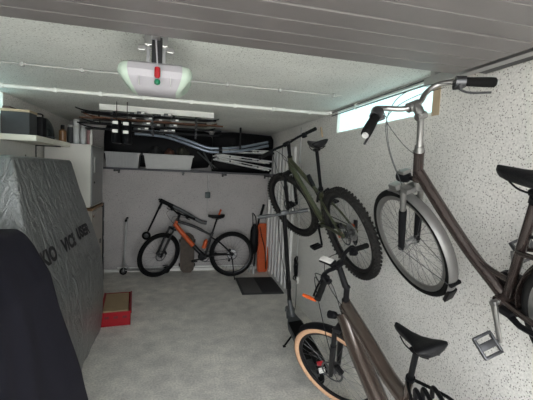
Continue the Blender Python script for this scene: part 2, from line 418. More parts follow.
# ------------------------------------------------------------------ bicycles
def geo(g):
    r = g['r']; ha = math.radians(g['ha']); u = V((-math.cos(ha), 0, math.sin(ha))); n = V((math.sin(ha), 0, math.cos(ha)))
    fa = V((g['wb'], 0, r)); ax0 = fa - n * .045
    S = Matrix.Rotation(g['steer'], 3, u)
    st = lambda p: ax0 + S @ (V(p) - ax0)
    q = {}
    q['u'], q['n'], q['S'], q['st'], q['fa'], q['ax0'] = u, n, S, st, fa, ax0
    q['ra'] = V((0, 0, r)); q['bc'] = ax0 + u * g['lb'] + n * g['stem']
    q['ht'] = ax0 + u * g['lt']; q['hb'] = ax0 + u * g['lh']
    q['bb'] = V((g['cs'], 0, r - g['bd']))
    q['sc'] = V((g['sx'], 0, g['sz'] - .05)); q['sad'] = V((g['sx'], 0, g['sz']))
    return q

def wheel(root, name, loc, rot, r, tw, style):
    """style: rim, tyre, tread, knobs, disc side, cassette"""
    ri = r - tw * 1.0
    d = style.get('depth', .022)
    b = MB(); w = style.get('rimw', .014)
    prof = [(ri + .004, -w), (ri + .004, w), (ri - d * .5, w * .9), (ri - d, w * .35), (ri - d, -w * .35), (ri - d * .5, -w * .9), (ri + .004, -w)]
    vs = []; fs = []; n = 56; k = len(prof) - 1
    for i in range(n):
        t = 2 * PI * i / n
        for j in range(k): vs.append((prof[j][0] * math.cos(t), prof[j][1], prof[j][0] * math.sin(t)))
    for i in range(n):
        for j in range(k): fs.append((i * k + j, i * k + (j + 1) % k, ((i + 1) % n) * k + (j + 1) % k, ((i + 1) % n) * k + j))
    b.add(vs, fs)
    rim = b.build(name, style.get('rim', 'blackpaint'), root, smooth=40)
    rim.location = loc; rim.rotation_mode = 'QUATERNION'; rim.rotation_quaternion = rot.to_quaternion()
    hw = tw * .5
    b = MB().torus(r - hw - .002, hw, 60, 12, ry=hw * 1.02)
    if style.get('knobs'):
        for i in range(60):
            t = 2 * PI * i / 60
            for yy, rr, da in ((-.42, 0, 0), (.42, 0, 0), (-.95, -.30, .5), (.95, -.30, .5)):
                tt = t + da * 2 * PI / 60
                R3 = Matrix.Rotation(-tt, 3, 'Y')
                b.box(R3 @ V((r - .003 + rr * hw, yy * hw, 0)), (.012, .015 if abs(yy) < .5 else .010, .017), R3)
    b.build('tyre', style.get('tyre', 'rubber'), rim, smooth=50)
    if style.get('tread'):
        MB().torus(r - hw - .002, hw * 1.03, 60, 8, ry=hw * 1.05, a0=-.85, a1=.85).build('tread', style['tread'], rim, smooth=50)
    b = MB(); ns = style.get('spokes', 32)
    for i in range(ns):
        t = 2 * PI * (i + .5) / ns; sgn = 1 if i % 2 else -1
        ph = t + (1.1 if (i // 2) % 2 else -1.1)
        b.tube([(.026 * math.cos(ph), sgn * .028, .026 * math.sin(ph)), ((ri - d) * math.cos(t), 0, (ri - d) * math.sin(t))], .0011, 4, caps=False)
    b.build('spokes', style.get('spoke', 'steel'), rim)
    MB().lathe([(.008, -.055), (.008, -.045), (.03, -.032), (.03, -.026), (.016, -.02), (.016, .02), (.03, .026), (.03, .032), (.008, .045), (.008, .055)], (0, 0, 0), 'Y', 18).build('hub', style.get('hub', 'darkalu'), rim)
    if style.get('disc'):
        b = MB(); rd = .088
        b.lathe([(rd - .014, .040), (rd, .040), (rd, .0425), (rd - .014, .0425), (rd - .014, .040)], (0, 0, 0), 'Y', 36)
        for i in range(6):
            t = 2 * PI * i / 6
            b.tube([(.02 * math.cos(t), .041, .02 * math.sin(t)), ((rd - .01) * math.cos(t + .5), .041, (rd - .01) * math.sin(t + .5))], .003, 4)
        b.build('brake_disc', style.get('discmat', 'darkalu'), rim)
    if style.get('cassette'):
        b = MB()
        for i, rr in enumerate((.075, .068, .060, .053, .046, .039, .033)):
            b.lathe([(rr - .012, -.022 - i * .0045), (rr, -.022 - i * .0045), (rr, -.0245 - i * .0045), (rr - .012, -.0245 - i * .0045), (rr - .012, -.022 - i * .0045)], (0, 0, 0), 'Y', 26)
        b.build('cassette', style.get('cassmat', 'trackmetal'), rim)
    return rim

def saddle_mesh(c, L=.27, W=.078, nose=.018):
    prof = [(.155, .35, .006, .022), (.15, .75, .004, .032), (.12, .95, .002, .040), (.06, 1.15, 0, .045), (0, 1.8, -.001, .047), (-.05, 2.9, .003, .05), (-.085, 3.8, .010, .052), (-.11, 4.15, .013, .048), (-.128, 3.6, .012, .035), (-.135, 2.2, .006, .018)]
    secs = []
    for x, w, zt, h in prof:
        ww = nose * w; pts = []
        for j in range(14):
            a = 2 * PI * j / 14
            cy, sz = math.cos(a), math.sin(a)
            zz = zt + (sz * .012 if sz > 0 else sz * h * (.35 + .65 * (1 - abs(cy) ** 2)))
            pts.append(V(c) + V((x * L / .29, ww * (abs(cy) ** .8) * (1 if cy > 0 else -1), zz)))
        secs.append(pts)
    return MB().loft(secs)

def arcstrip(r, half, a0, a1, n, lipz=.35, th=.003):
    """mudguard round the Y axis: rounded cross-section strip between two angles"""
    b = MB(); secs = []
    for i in range(n + 1):
        t = a0 + (a1 - a0) * i / n
        row = []
        m = 7
        for j in range(m):
            s = -1 + 2 * j / (m - 1); rr = r - lipz * half * s * s
            row.append((rr * math.cos(t), half * s, rr * math.sin(t)))
        for j in range(m - 1, -1, -1):
            s = -1 + 2 * j / (m - 1); rr = r - lipz * half * s * s - th
            row.append((rr * math.cos(t), half * s * .97, rr * math.sin(t)))
        secs.append(row)
    return b.loft(secs)

def bike(name, label, g, pose, sty):
    q = geo(g); st, u, n = q['st'], q['u'], q['n']
    R = Matrix.Rotation(pose[3], 3, 'Z') @ Matrix.Rotation(pose[4], 3, 'X') @ Matrix.Rotation(pose[5], 3, 'Y')
    root = empty(name, label, 'bicycle', pose[:3], R)
    r, tw = g['r'], sty['tw']; FM = sty['frame']; FA = sty.get('fork', 'blackpaint')
    ra, fa, bb, ht, hb, bc, sc, sad = (q[k] for k in ('ra', 'fa', 'bb', 'ht', 'hb', 'bc', 'sc', 'sad'))
    Y = lambda y: V((0, y, 0))
    # frame ------------------------------------------------------
    f = MB(); stt = lerp(bb, sc, sty.get('stf', .62))
    f.tube([hb - u * .01, hb + u * .012, ht - u * .012, ht + u * .006], [.027, .025, .025, .027], 14)
    if sty['type'] == 'mtb':
        f.tube(spline([hb + u * .03, lerp(hb, bb, .35) + V((.0, 0, .012)), lerp(hb, bb, .75), bb + V((.02, 0, .03))], 5), sty.get('dt', .03), 14, flat=.9)
        tt = lerp(bb, sc, sty.get('ttf', .56))
        f.tube(spline([ht - u * .03, lerp(ht, tt, .5) + V((0, 0, sty.get('ttb', .012))), tt], 6), [.023] * 9 + [.019] * 4, 12, flat=.85)
        f.tube([bb, stt], .0185, 12)
        for s in (1, -1):
            f.tube(spline([bb + Y(s * .03), lerp(bb, ra, .4) + Y(s * .052) + V((0, 0, .02)), ra + Y(s * .062)], 5), .012, 8)
            f.tube(spline([lerp(bb, sc, sty.get('ssf', .52)) + Y(s * .018), lerp(tt, ra, .45) + Y(s * .05) + V((0, 0, .01)), ra + Y(s * .062)], 5), .010, 8)
            f.tube([ra + Y(s * .052), ra + Y(s * .07)], .022, 10)
    else:
        ddt = sty['downpath'](q)
        f.tube(spline(ddt, 6), sty.get('dt', .03), 14, flat=sty.get('dflat', .85))
        if sty.get('toppath'): f.tube(spline(sty['toppath'](q), 6), sty.get('tt', .02), 12)
        f.tube([bb, stt], .019, 12)
        for s in (1, -1):
            f.tube(spline([bb + Y(s * .03), lerp(bb, ra, .4) + Y(s * .05), ra + Y(s * .062)], 5), .012, 8)
            f.tube(spline([lerp(bb, sc, .5) + Y(s * .018), lerp(stt, ra, .45) + Y(s * .05), ra + Y(s * .062)], 5), .010, 8)
            f.tube([ra + Y(s * .052), ra + Y(s * .07)], .022, 10)
    f.tube([bb - Y(.045), bb + Y(.045)], sty.get('bbr', .026), 14)
    fr = f.build('frame', FM, root, smooth=45)
    if sty.get('motor'):
        MB().lathe([(.02, -.058), (.05, -.05), (.062, -.03), (.062, .03), (.05, .05), (.02, .058)], bb + V((.045, 0, .01)), 'Y', 20).build('motor_cover', 'black', fr, smooth=40)
    if sty.get('battery'):
        a, c2 = sty['battery']
        p0, p1 = lerp(hb, bb, a), lerp(hb, bb, c2); off = V((.0, 0, .034)) if sty['type'] != 'mtb' else V((0, 0, .03))
        MB().tube([p0 + off, lerp(p0, p1, .03) + off, lerp(p0, p1, .97) + off, p1 + off], [.022, .030, .030, .022], 12, flat=.85).build('battery', sty.get('battmat', 'black'), fr, smooth=45)
    if sty.get('orange_nose'):
        MB().tube(spline([hb + u * .03, lerp(hb, bb, .35) + V((0, 0, .012)), lerp(hb, bb, .62)], 5), .037, 14, flat=.95).tube([lerp(ht, hb, .25) , lerp(ht, hb, .98)], .0275, 12).build('orange_panel', 'orange', fr, smooth=45)
    if sty.get('shock'):
        a = lerp(lerp(ht, bb, .0), lerp(bb, sc, .56), .62) - V((0, 0, .02)); c2 = lerp(bb, sc, .33) + V((.035, 0, 0))
        MB().tube([a, lerp(a, c2, .45)], .021, 12).tube([lerp(a, c2, .45), c2], .011, 10).build('rear_shock', 'blackpaint', fr)
        for s in (1, -1):
            MB().tube([c2 + Y(s * .03), lerp(bb, sc, .45) + Y(s * .03), lerp(bb, sc, .50) + V((-.07, s * .035, 0))], .011, 8).build('rocker_link', 'blackpaint', fr)
    if sty.get('bottle'):
        p = lerp(bb, sc, .32) + V((.055, 0, .02)); d = (sc - bb).normalized()
        MB().tube([p - d * .08, p - d * .075, p + d * .05, p + d * .06, p + d * .075], [.02, .034, .034, .02, .015], 12).build('bottle_cage', 'orange', root)
    # wheels -----------------------------------------------------
    I3 = Matrix.Identity(3)
    wsr = dict(sty['wheel']); wsr['cassette'] = sty.get('cassette', True)
    rw = wheel(root, 'rear_wheel', ra, I3, r, tw, wsr)
    fw = wheel(root, 'front_wheel', st(fa), q['S'] @ Matrix.Rotation(.3, 3, 'Y'), r, tw, sty['wheel'])
    # fork -------------------------------------------------------
    ax0 = q['ax0']; cl = sty.get('crown', .455)
    off = V(n * .035)
    b = MB(); lw = MB()
    hwid = max(.055, tw * .5 + .032)
    b.tube([ax0 + u * (cl - .01), ax0 + u * (g['lt'] - .02)], .018, 10)
    b.box(ax0 + u * cl + off * .5, (.05, 2 * hwid + .03, .032), Matrix.Rotation(math.radians(90 - g['ha']) * -1, 3, 'Y'), .008)
    for s in (1, -1):
        top = ax0 + u * (cl + .01) + off + Y(s * hwid); bot = fa + Y(s * hwid) + u * 0
        mid = lerp(top, bot, .42)
        b.tube([top, mid], .0165, 12)
        lw.tube([lerp(top, bot, .36), lerp(top, bot, .40), lerp(top, bot, .92), bot - u * .02], [.021, .022, .019, .017], 12)
        lw.tube([bot - Y(s * .014), bot + Y(s * .014)], .016, 10)
    if sty.get('arch', True):
        t0 = lerp(ax0 + u * cl + off, fa, .36)
        lw.tube(spline([t0 + Y(-hwid) - n * .0, t0 + Y(-hwid * .7) + u * .05 + n * .012, t0 + Y(hwid * .7) + u * .05 + n * .012, t0 + Y(hwid)], 5), .010, 8)
    fk = b.xf(st).build('fork', sty.get('crownmat', FA), root, smooth=45)
    lw.xf(st).build('fork_lower', FA, fk, smooth=45)
    if sty['wheel'].get('disc'):
        MB().box(fa + V((-.075, .045, .045)), (.035, .03, .07), Matrix.Rotation(.5, 3, 'Y'), .006).xf(st).build('brake_caliper', 'black', fk)
        MB().box(ra + V((.05, .045, .07)), (.06, .03, .035), Matrix.Rotation(.5, 3, 'Y'), .006).build('rear_brake_caliper', 'black', fr)
    # stem, bar --------------------------------------------------
    b = MB()
    top = ax0 + u * g['lb']
    if sty['type'] == 'city' and sty.get('quill'):
        b.tube([ht + u * .0, ht + u * .02, ht + u * .03, top - u * .05, top - u * .01], [.022, .022, .015, .015, .017], 12)
        b.tube([top - u * .03, top - u * .005 + n * .02, bc], [.020, .022, .020], 12)
        b.tube([top - u * .03 - Y(.024), top - u * .03 + Y(.024)], .017, 12)
    elif sty['type'] == 'city':
        tp = ht + u * .11
        b.tube([ht, ht + u * .012, ht + u * .016, tp + u * .012], [.024, .024, .0185, .0185], 14)
        b.tube([tp - u * .008 - n * .01, tp + u * .008 + n * .012, bc], [.021, .021, .018], 12)
    else:
        b.tube([ht, ht + u * .012, ht + u * .016, top + u * .012], [.024, .024, .0185, .0185], 14)
        b.tube([top - u * .006, bc], .0165, 12)
    b.tube([bc - Y(.028), bc + Y(.028)], .023, 14)
    sm = b.xf(st).build('stem', sty.get('stemmat', 'black'), root, smooth=45)
    if sty.get('quill'):
        MB().tube([ht + u * .004, ht + u * .034], [.026, .020], 14).xf(st).build('headset_collar', 'alu', sm)
    B = lambda x, y, z: bc + V((x, y, z))
    bw, sw, bz = g['bw'], g['sw'], g['bz']
    half = sty['barpath'](bw, sw, bz)                      # from clamp to the grip end (left side)
    pts = [B(x, y, z) for x, y, z in half]
    rts = [B(x, -y, z) for x, y, z in half]
    path = spline(rts[::-1] + pts[1:], 6)
    hbj = MB().tube(path, sty.get('barr', .0125), 12).xf(st).build('handlebar', sty.get('barmat', 'black'), root, smooth=45)
    for side, pp in (('l', pts), ('r', rts)):
        e = pp[-1]; d = (pp[-1] - pp[-2]).normalized(); gl = .125
        s0 = e - d * gl; gm = sty.get('grip', 'rubber')
        prof = [(0, .014), (.004, .0185), (.03, .0170), (.06, .0185), (.09, .0170), (.118, .0190), (.127, .019), (.130, .012)]
        if sty.get('fatgrip'): prof = [(0, .016), (.006, .020), (.04, .0205), (.08, .022), (.11, .022), (.124, .021), (.130, .014)]
        gp = MB().tube([s0 + d * t for t, _ in prof], [rr for _, rr in prof], 14).xf(st).build('grip', gm, hbj, smooth=50)
        if sty.get('endcap'): MB().tube([e + d * .003, e + d * .012], [.0145, .013], 12).xf(st).build('end_cap', 'conduit', gp)
        ss = 1 if side == 'l' else -1
        c0 = s0 - d * .025
        lv = sty.get('levermat', 'black')
        fwd = sty.get('leverdir', V((.05, 0, -.02)))
        MB().tube(spline([c0, c0 + V((.03, 0, -.008)), c0 + fwd + d * .05, c0 + fwd * .95 + d * sty.get('leverlen', .115)], 5), [.010] * 6 + [.0065] * 10, 8, flat=.8).xf(st).build('brake_lever', lv, hbj, smooth=50)
        MB().tube([c0 - d * .012, c0 + d * (.03 if sty.get('fatgrip') else .012)], .026 if sty.get('fatgrip') else .020, 14).box(c0 + V((.0, 0, -.022)), (.05, .035, .022), None, .006).xf(st).build('shifter', sty.get('shiftmat', 'black'), hbj)
        if sty.get('orange_lever') and side == 'l':
            MB().tube([e - d * .01 + V((.022, 0, -.022)), e - d * .015 + V((.065, 0, -.014)), e - d * .02 + V((.112, 0, -.006))], [.008, .011, .009], 8).xf(st).build('lever_cover', 'orange', hbj)
    if sty.get('display'):
        MB().box(bc + V((.045, .035, .045)), (.092, .060, .014), Matrix.Rotation(-.35, 3, 'Y'), .008).xf(st).build('display', 'black', hbj)
        MB().box(bc + V((.048, .035, .0535)), (.080, .050, .004), Matrix.Rotation(-.35, 3, 'Y'), .002).xf(st).build('display_screen', 'screen', hbj)
        MB().tube([bc + V((.01, .03, .0)), bc + V((.04, .045, .04))], .012, 8).xf(st).build('display_mount', 'black', hbj)
    # cables
    for i, cp in enumerate(sty['cables'](q, pts, rts)):
        MB().tube(spline([st(p) for p in cp[:-1]] + [cp[-1]], 8), sty.get('cabler', .0026), 6).build('cable', sty.get('cablemat', 'black'), root)
    # saddle, post -----------------------------------------------
    b = MB().tube([stt - (sc - bb).normalized() * .04, sc + (sc - bb).normalized() * .005], .0145, 12)
    for s in (1, -1): b.tube(spline([sc + V((.10, s * .014, .018)), sc + V((.05, s * .022, -.002)), sc + V((-.04, s * .024, -.002)), sc + V((-.11, s * .028, .022))], 4), .0036, 6)
    b.box(sc + V((0, 0, -.006)), (.05, .045, .022), None, .005)
    b.build('seat_post', sty.get('postmat', 'black'), root)
    MB().tube([stt - (sc - bb).normalized() * .012, stt + (sc - bb).normalized() * .01], .0225, 12).build('seat_clamp', 'black', root)
    saddle_mesh(sad, sty.get('sl', .27), nose=sty.get('sn', .018)).build('saddle', 'saddle', root, smooth=60)
    # cranks -----------------------------------------------------
    cr = g.get('chainr', .085)
    b = MB()
    b.lathe([(cr - .016, -.044), (cr, -.044), (cr, -.0475), (cr - .016, -.0475), (cr - .016, -.044)], bb, 'Y', 36)
    for i in range(5):
        t = 2 * PI * i / 5; b.tube([bb + V((0, -.046, 0)), bb + V(((cr - .01) * math.cos(t), -.046, (cr - .01) * math.sin(t)))], .006, 6)
    cs = b.build('chainring', sty.get('ringmat', 'darkalu'), root)
    ca = sty.get('crank', -PI / 2)                      # angle of the left crank arm
    pedals = []
    for s, a in ((1, ca), (-1, ca + PI)):
        d = V((math.cos(a), 0, math.sin(a)))
        p0 = bb + Y(s * .062); p1 = bb + Y(s * .078) + d * .17
        MB().tube([p0 - d * .012, p0, lerp(p0, p1, .5), p1, p1 + d * .012], [.014, .017, .0125, .0135, .010], 10, flat=.7).tube([bb + Y(s * .04), p0 + Y(s * .012)], .014, 12).build('crank_arm', sty.get('armmat', 'black'), cs, smooth=45)
        pc = p1 + Y(s * .06); pedals.append(pc)
        pm = MB()
        tilt = Matrix.Rotation(sty.get('pedtilt', 0), 3, 'Y')
        for sx in (1, -1):
            pm.box(pc + tilt @ V((sx * .042, 0, 0)), (.012, .088, .020), tilt, .004)
        for sy in (1, -1):
            pm.box(pc + tilt @ V((0, sy * .040, 0)), (.084, .010, .020), tilt, .004)
        pm.box(pc, (.03, .085, .018), tilt, .004).tube([p1, pc + Y(s * .04)], .006, 8)
        pm.build('pedal', sty.get('pedmat', 'black'), cs)
    # chain and derailleur
    if sty.get('chain', True):
        b = MB(); yy = -.042
        a0 = bb + V((0, yy, cr)); a1 = ra + V((0, yy, .045)); b.tube([a0, a1], .0045, 5)
        b.tube([bb + V((0, yy, -cr)), ra + V((.03, yy, -.085))], .0045, 5)
        b.build('chain', 'darkmetal', root)
        b = MB().tube([ra + Y(-.06), ra + V((.01, -.062, -.06))], .010, 8).box(ra + V((.02, -.058, -.085)), (.022, .022, .075), Matrix.Rotation(-.4, 3, 'Y'), .005).lathe([(.004, -.006), (.022, -.005), (.022, .005), (.004, .006)], ra + V((.035, -.05, -.115)), 'Y', 12)
        b.build('derailleur', sty.get('dermat', 'black'), root)
    if sty.get('kickstand'):
        sx, yl = sty['kickstand']
        zl = -(pose[2] + yl * math.sin(pose[4])) / math.cos(pose[4])
        MB().tube([V((sx, .06, r - .03)), V((sx - .02, .085, r - .08)), V((sx - .05, yl, zl + .008)), V((sx - .05, yl + .008, zl + .002))], [.010, .009, .008, .012], 8).build('kickstand', 'black', root)
    return root, q, R, pedals, sty, fw, rw, fr

# --- poses fitted from the photograph's geometry
gB = dict(r=.387, ha=68, wb=1.1913, lb=.7699, stem=.0326, sw=.05, bw=.3643, bz=.01, lt=.63, lh=.51, cs=.4509, bd=.038, sx=.243, sz=1.125, steer=.2913)
pB = (1.4813, 2.6748, .92, 1.6153, -.3523, -.0977)
gC = dict(r=.345, ha=70, wb=1.1026, lb=.8758, stem=.0541, sw=.1269, bw=.3311, bz=-.0093, lt=.656, lh=.5008, cs=.4221, bd=.002, sx=.225, sz=.93, steer=.0457)
pC = (1.4917, .8307, .8901, 1.5096, -.3913, -.1549)
gD = dict(r=.355, ha=69, wb=1.15, lb=.9273, stem=.0659, sw=.031, bw=.309, bz=-.032, lt=.6726, lh=.5, cs=.46, bd=.05, sx=.19, sz=1.04, steer=.5831)
pD = (1.2825, 1.1897, .0049, 1.6045, -.203, -.0014)
gA = dict(r=.37, ha=68, wb=1.15, lb=.7147, stem=.04, sw=.05, bw=.36, bz=.01, lt=.62, lh=.5, cs=.44, bd=.05, sx=.258, sz=.997, steer=.6526)
pA = (.9053, 5.80, .0, 3.1226, .05, 0)

mtbbar = lambda bw, sw, bz: [(0, 0, 0), (0, .06, 0), (-.008, .14, .008), (-sw * .6, bw * .62, bz), (-sw, bw, bz)]
def mtbcables(q, l, rr):
    bc, u, n = q['bc'], q['u'], q['n']
    return [[lerp(l[-2], l[-3], .2) + V((.03, 0, -.01)), bc + V((.13, .08, -.02)), bc + V((.10, .0, -.14)), lerp(q['ht'], q['hb'], .5) + V((.0, .03, 0))],
            [lerp(rr[-2], rr[-3], .2) + V((.03, 0, -.01)), bc + V((.15, -.09, -.02)), bc + V((.11, .02, -.13)), lerp(q['ht'], q['hb'], .8) + V((.0, -.03, 0))],
            [lerp(l[-2], l[-3], .1) + V((.03, 0, -.01)), bc + V((.12, .12, -.05)), q['fa'] + V((-.10, .085, .35)), q['st'](q['fa'] + V((-.06, .06, .06)))]]

styA = dict(type='mtb', frame='blackpaint', tw=.056, wheel=dict(rim='blackpaint', tyre='rubber', disc=True, spokes=28), dt=.034, orange_nose=True, bottle=True, barpath=mtbbar, cables=mtbcables, kickstand=(.02, .19), crank=-.2, motor=True, bbr=.03)
RA = bike('mountain_bike', 'black and orange mountain bike leaning on the back wall', gA, pA, styA)
MB().tube([V((gA['sx'] - .02, .0, gA['sz'] - .02)), V((gA['sx'] - .06, .0, gA['sz'] + .10))], [.013, .016], 10).build('red_marker', 'orange', RA[0])

styB = dict(type='mtb', frame='olive', tw=.062, wheel=dict(rim='blackpaint', tyre='tyregrey', knobs=True, disc=True, spokes=28), dt=.030, sl=.25, ttb=-.012, ttf=.40, ssf=.40, shock=True, stf=.50, barpath=mtbbar, cables=mtbcables, crank=-PI / 2 - .1, ringmat='darkalu', dermat='black')
RB = bike('mountain_bike', 'olive green full suspension mountain bike hung on the right wall', gB, pB, styB)
def bits_B():
    root, q, R, ped, sty, fw, rw, fr = RB
    MB().box(q['ra'] + V((.05, .052, -.012)), (.09, .010, .03), Matrix.Rotation(.5, 3, 'Y'), .004).box(q['ra'] + V((.06, -.072, .03)), (.06, .012, .025), None, .004).build('orange_chain_guard', 'orange', fr)
bits_B()

def citybar(bw, sw, bz): return [(0, 0, 0), (.012, .05, .004), (.04, .11, .028), (.03, .165, .045), (-.01, .205, .042), (-.071, .245, .026), (-sw, bw, bz)]
def citycables(q, l, rr):
    bc = q['bc']; L_ = lambda *a: [bc + V(p) for p in a]
    return [L_((-.046, -.177, .043), (.085, -.137, .055), (.127, -.024, .04), (.111, .076, -.037), (.154, .076, -.174), (.196, .038, -.331)) + [q['st'](bc + V((.19, .012, -.412)))],
            L_((-.049, -.137, .037), (.089, -.105, .022), (.121, 0, .002), (.111, .076, -.037), (.101, .056, -.119), (.094, .02, -.196)) + [bc + V((.03, .022, -.23))],
            L_((-.038, .173, .025), (.062, .11, -.011), (.111, .076, -.037), (.15, .073, -.201)) + [bc + V((.181, .03, -.44))]]
def downC(q):
    hb, bb, ht = q['hb'], q['bb'], q['ht']
    return [lerp(ht, hb, .72), lerp(hb, bb, .3) + V((.0, 0, .012)), lerp(hb, bb, .6) + V((0, 0, -.02)), lerp(hb, bb, .85) + V((0, 0, -.012)), bb + V((.02, 0, .01))]
def topC(q):
    hb, bb, sc = q['hb'], q['bb'], q['sc']
    return [lerp(hb, bb, .66) + V((0, 0, 0)), lerp(hb, bb, .82) + V((.0, 0, .03)), lerp(bb, sc, .18)]
styC = dict(type='city', frame='bronze', tw=.042, quill=True, wheel=dict(rim='alu', tyre='rubber', depth=.026, spokes=36, hub='trackmetal'), dt=.031, tt=.012, downpath=downC, toppath=topC, crown=.44, fork='black', crownmat='alu', stemmat='alu', barmat='alu', barr=.0125, fatgrip=True, leverlen=.15, endcap=True, levermat='darkalu', shiftmat='darkalu', leverdir=V((.03, 0, -.045)), barpath=citybar, cables=citycables, cabler=.0019, cablemat='greypaint', crank=-PI / 2 - .12, armmat='alu', pedmat='darkalu', pedtilt=-.85, postmat='black', cassette=True, stf=.93, sn=.021, sl=.29, motor=False)
RC = bike('city_bike', 'brown metallic step-through city bike hung on the right wall', gC, pC, styC)
def bits_C():
    root, q, R, ped, sty, fw, rw, fr = RC
    st = q['st']; fa, ra = q['fa'], q['ra']; r = gC['r']
    rot = Matrix.Rotation(0, 3, 'Y')
    f = arcstrip(r + .014, .030, math.radians(82), math.radians(212), 26).xf(lambda p: st(V(p) + fa)).build('front_mudguard', 'guard', root, smooth=50)
    a = math.radians(212)
    MB().box(V((math.cos(a) * (r + .010) + .53 * .042, 0, math.sin(a) * (r + .010) - .848 * .042)), (.022, .056, .105), Matrix.Rotation(-.56, 3, 'Y'), .005).xf(lambda p: st(V(p) + fa)).build('mud_flap', 'black', f)
    a = math.radians(200)
    MB().box(V((math.cos(a) * (r + .014), 0, math.sin(a) * (r + .014))), (.02, .066, .02), Matrix.Rotation(.2, 3, 'Y'), .004).xf(lambda p: st(V(p) + fa)).build('stay_clamp', 'black', f)
    b = MB()
    for s in (1, -1): b.tube([fa + V((0, s * .075, 0)), fa + V((math.cos(a) * (r + .01), s * .030, math.sin(a) * (r + .01)))], .0025, 6)
    b.xf(st).build('mudguard_stay', 'steel', f)
    a = math.radians(92)
    MB().box(V((math.cos(a) * (r + .030) + .0, 0, math.sin(a) * (r + .03))), (.075, .07, .035), None, .01).xf(lambda p: st(V(p) + fa)).build('fork_bridge', 'alu', f)
    lp = q['ax0'] + q['u'] * .455 + q['n'] * .10
    MB().lathe([(.012, -.045), (.030, -.02), (.034, .02), (.034, .032), (.028, .036)], lp, 'X', 16).box(lp + V((-.05, 0, .0)), (.07, .02, .02), None, .004).xf(st).build('head_lamp', 'black', root)
    MB().box(lp + V((-.01, .0, .03)), (.05, .05, .02), None, .006).xf(st).build('lamp_bracket', 'alu', root)
    g = arcstrip(r + .014, .030, math.radians(-5), math.radians(185), 34).xf(lambda p: V(p) + ra).build('rear_mudguard', 'bronze', root, smooth=50)
    # chain case and rack
    b = MB(); bb = q['bb']
    pts = []
    for i in range(12):
        t = -PI / 2 + PI * i / 11; pts.append((bb.x + .10 * math.cos(t), bb.z + .10 * math.sin(t)))
    for i in range(8):
        t = PI / 2 + PI * i / 7; pts.append((ra.x + .06 * math.cos(t), ra.z + .06 * math.sin(t)))
    b.prism(pts, -.062, -.036, 'Y'); b.build('chain_case', 'black', root)
    b = MB(); z = ra.z + r + .04
    for s in (1, -1):
        b.tube(spline([V((.17, s * .05, z)), V((.0, s * .06, z)), V((-.22, s * .055, z)), V((-.25, 0, z))], 5), .006, 8)
        b.tube([V((-.10, s * .06, z)), ra + V((0, s * .07, .01))], .005, 6).tube([V((.06, s * .058, z)), ra + V((0, s * .07, .01))], .005, 6)
    for x in (.1, 0, -.1, -.2): b.tube([V((x, -.058, z)), V((x, .058, z))], .005, 6)
    b.tube([V((.17, 0, z)), lerp(bb, q['sc'], .62)], .007, 6).tube([V((.17, -.05, z)), V((.17, .05, z))], .006, 6)
    b.build('luggage_rack', 'black', root)
    MB().box(ra + V((-.27, 0, r + .02)), (.03, .08, .04), None, .008).build('tail_lamp', 'red', root)
    MB().tube([bb + V((-.06, .05, -.03)), bb + V((-.12, .065, -.035)), bb + V((-.34, .07, -.02)), bb + V((-.38, .075, -.02))], [.014, .012, .009, .013], 8).box(bb + V((-.05, .035, -.02)), (.06, .06, .03), None, .006).build('kickstand', 'black', root)
bits_C()

def hybar(bw, sw, bz): return [(0, 0, 0), (.004, .05, .004), (.01, .11, .02), (-.004, .18, .026), (-sw * .6, bw * .66, .0), (-sw, bw, bz)]
def downD(q):
    hb, bb, ht = q['hb'], q['bb'], q['ht']
    return [lerp(ht, hb, .65), lerp(hb, bb, .3) + V((0, 0, .01)), lerp(hb, bb, .7), bb + V((.03, 0, .03))]
def topD(q):
    ht, bb, sc = q['ht'], q['bb'], q['sc']
    e = lerp(bb, sc, .50)
    return [lerp(ht, q['hb'], .2), lerp(ht, e, .4) + V((0, 0, -.03)), lerp(ht, e, .75) + V((0, 0, -.035)), e]
styD = dict(type='city', frame='bronzelight', tw=.050, wheel=dict(rim='blackpaint', tyre='tan', tread='tyregrey', disc=True, spokes=32, rimw=.013, depth=.02), dt=.062, dflat=.9, tt=.042, downpath=downD, toppath=topD, crown=.45, display=True, orange_lever=True, battery=(.18, .85), battmat='bronze', motor=True, barpath=hybar, cables=mtbcables, crank=.3, kickstand=(.10, .21), cassette=True, stf=.72, sn=.0195, postmat='black', fork='blackpaint')
RD = bike('electric_bike', 'brown electric bike with tan tyre sidewalls standing on the floor at the right', gD, pD, styD)
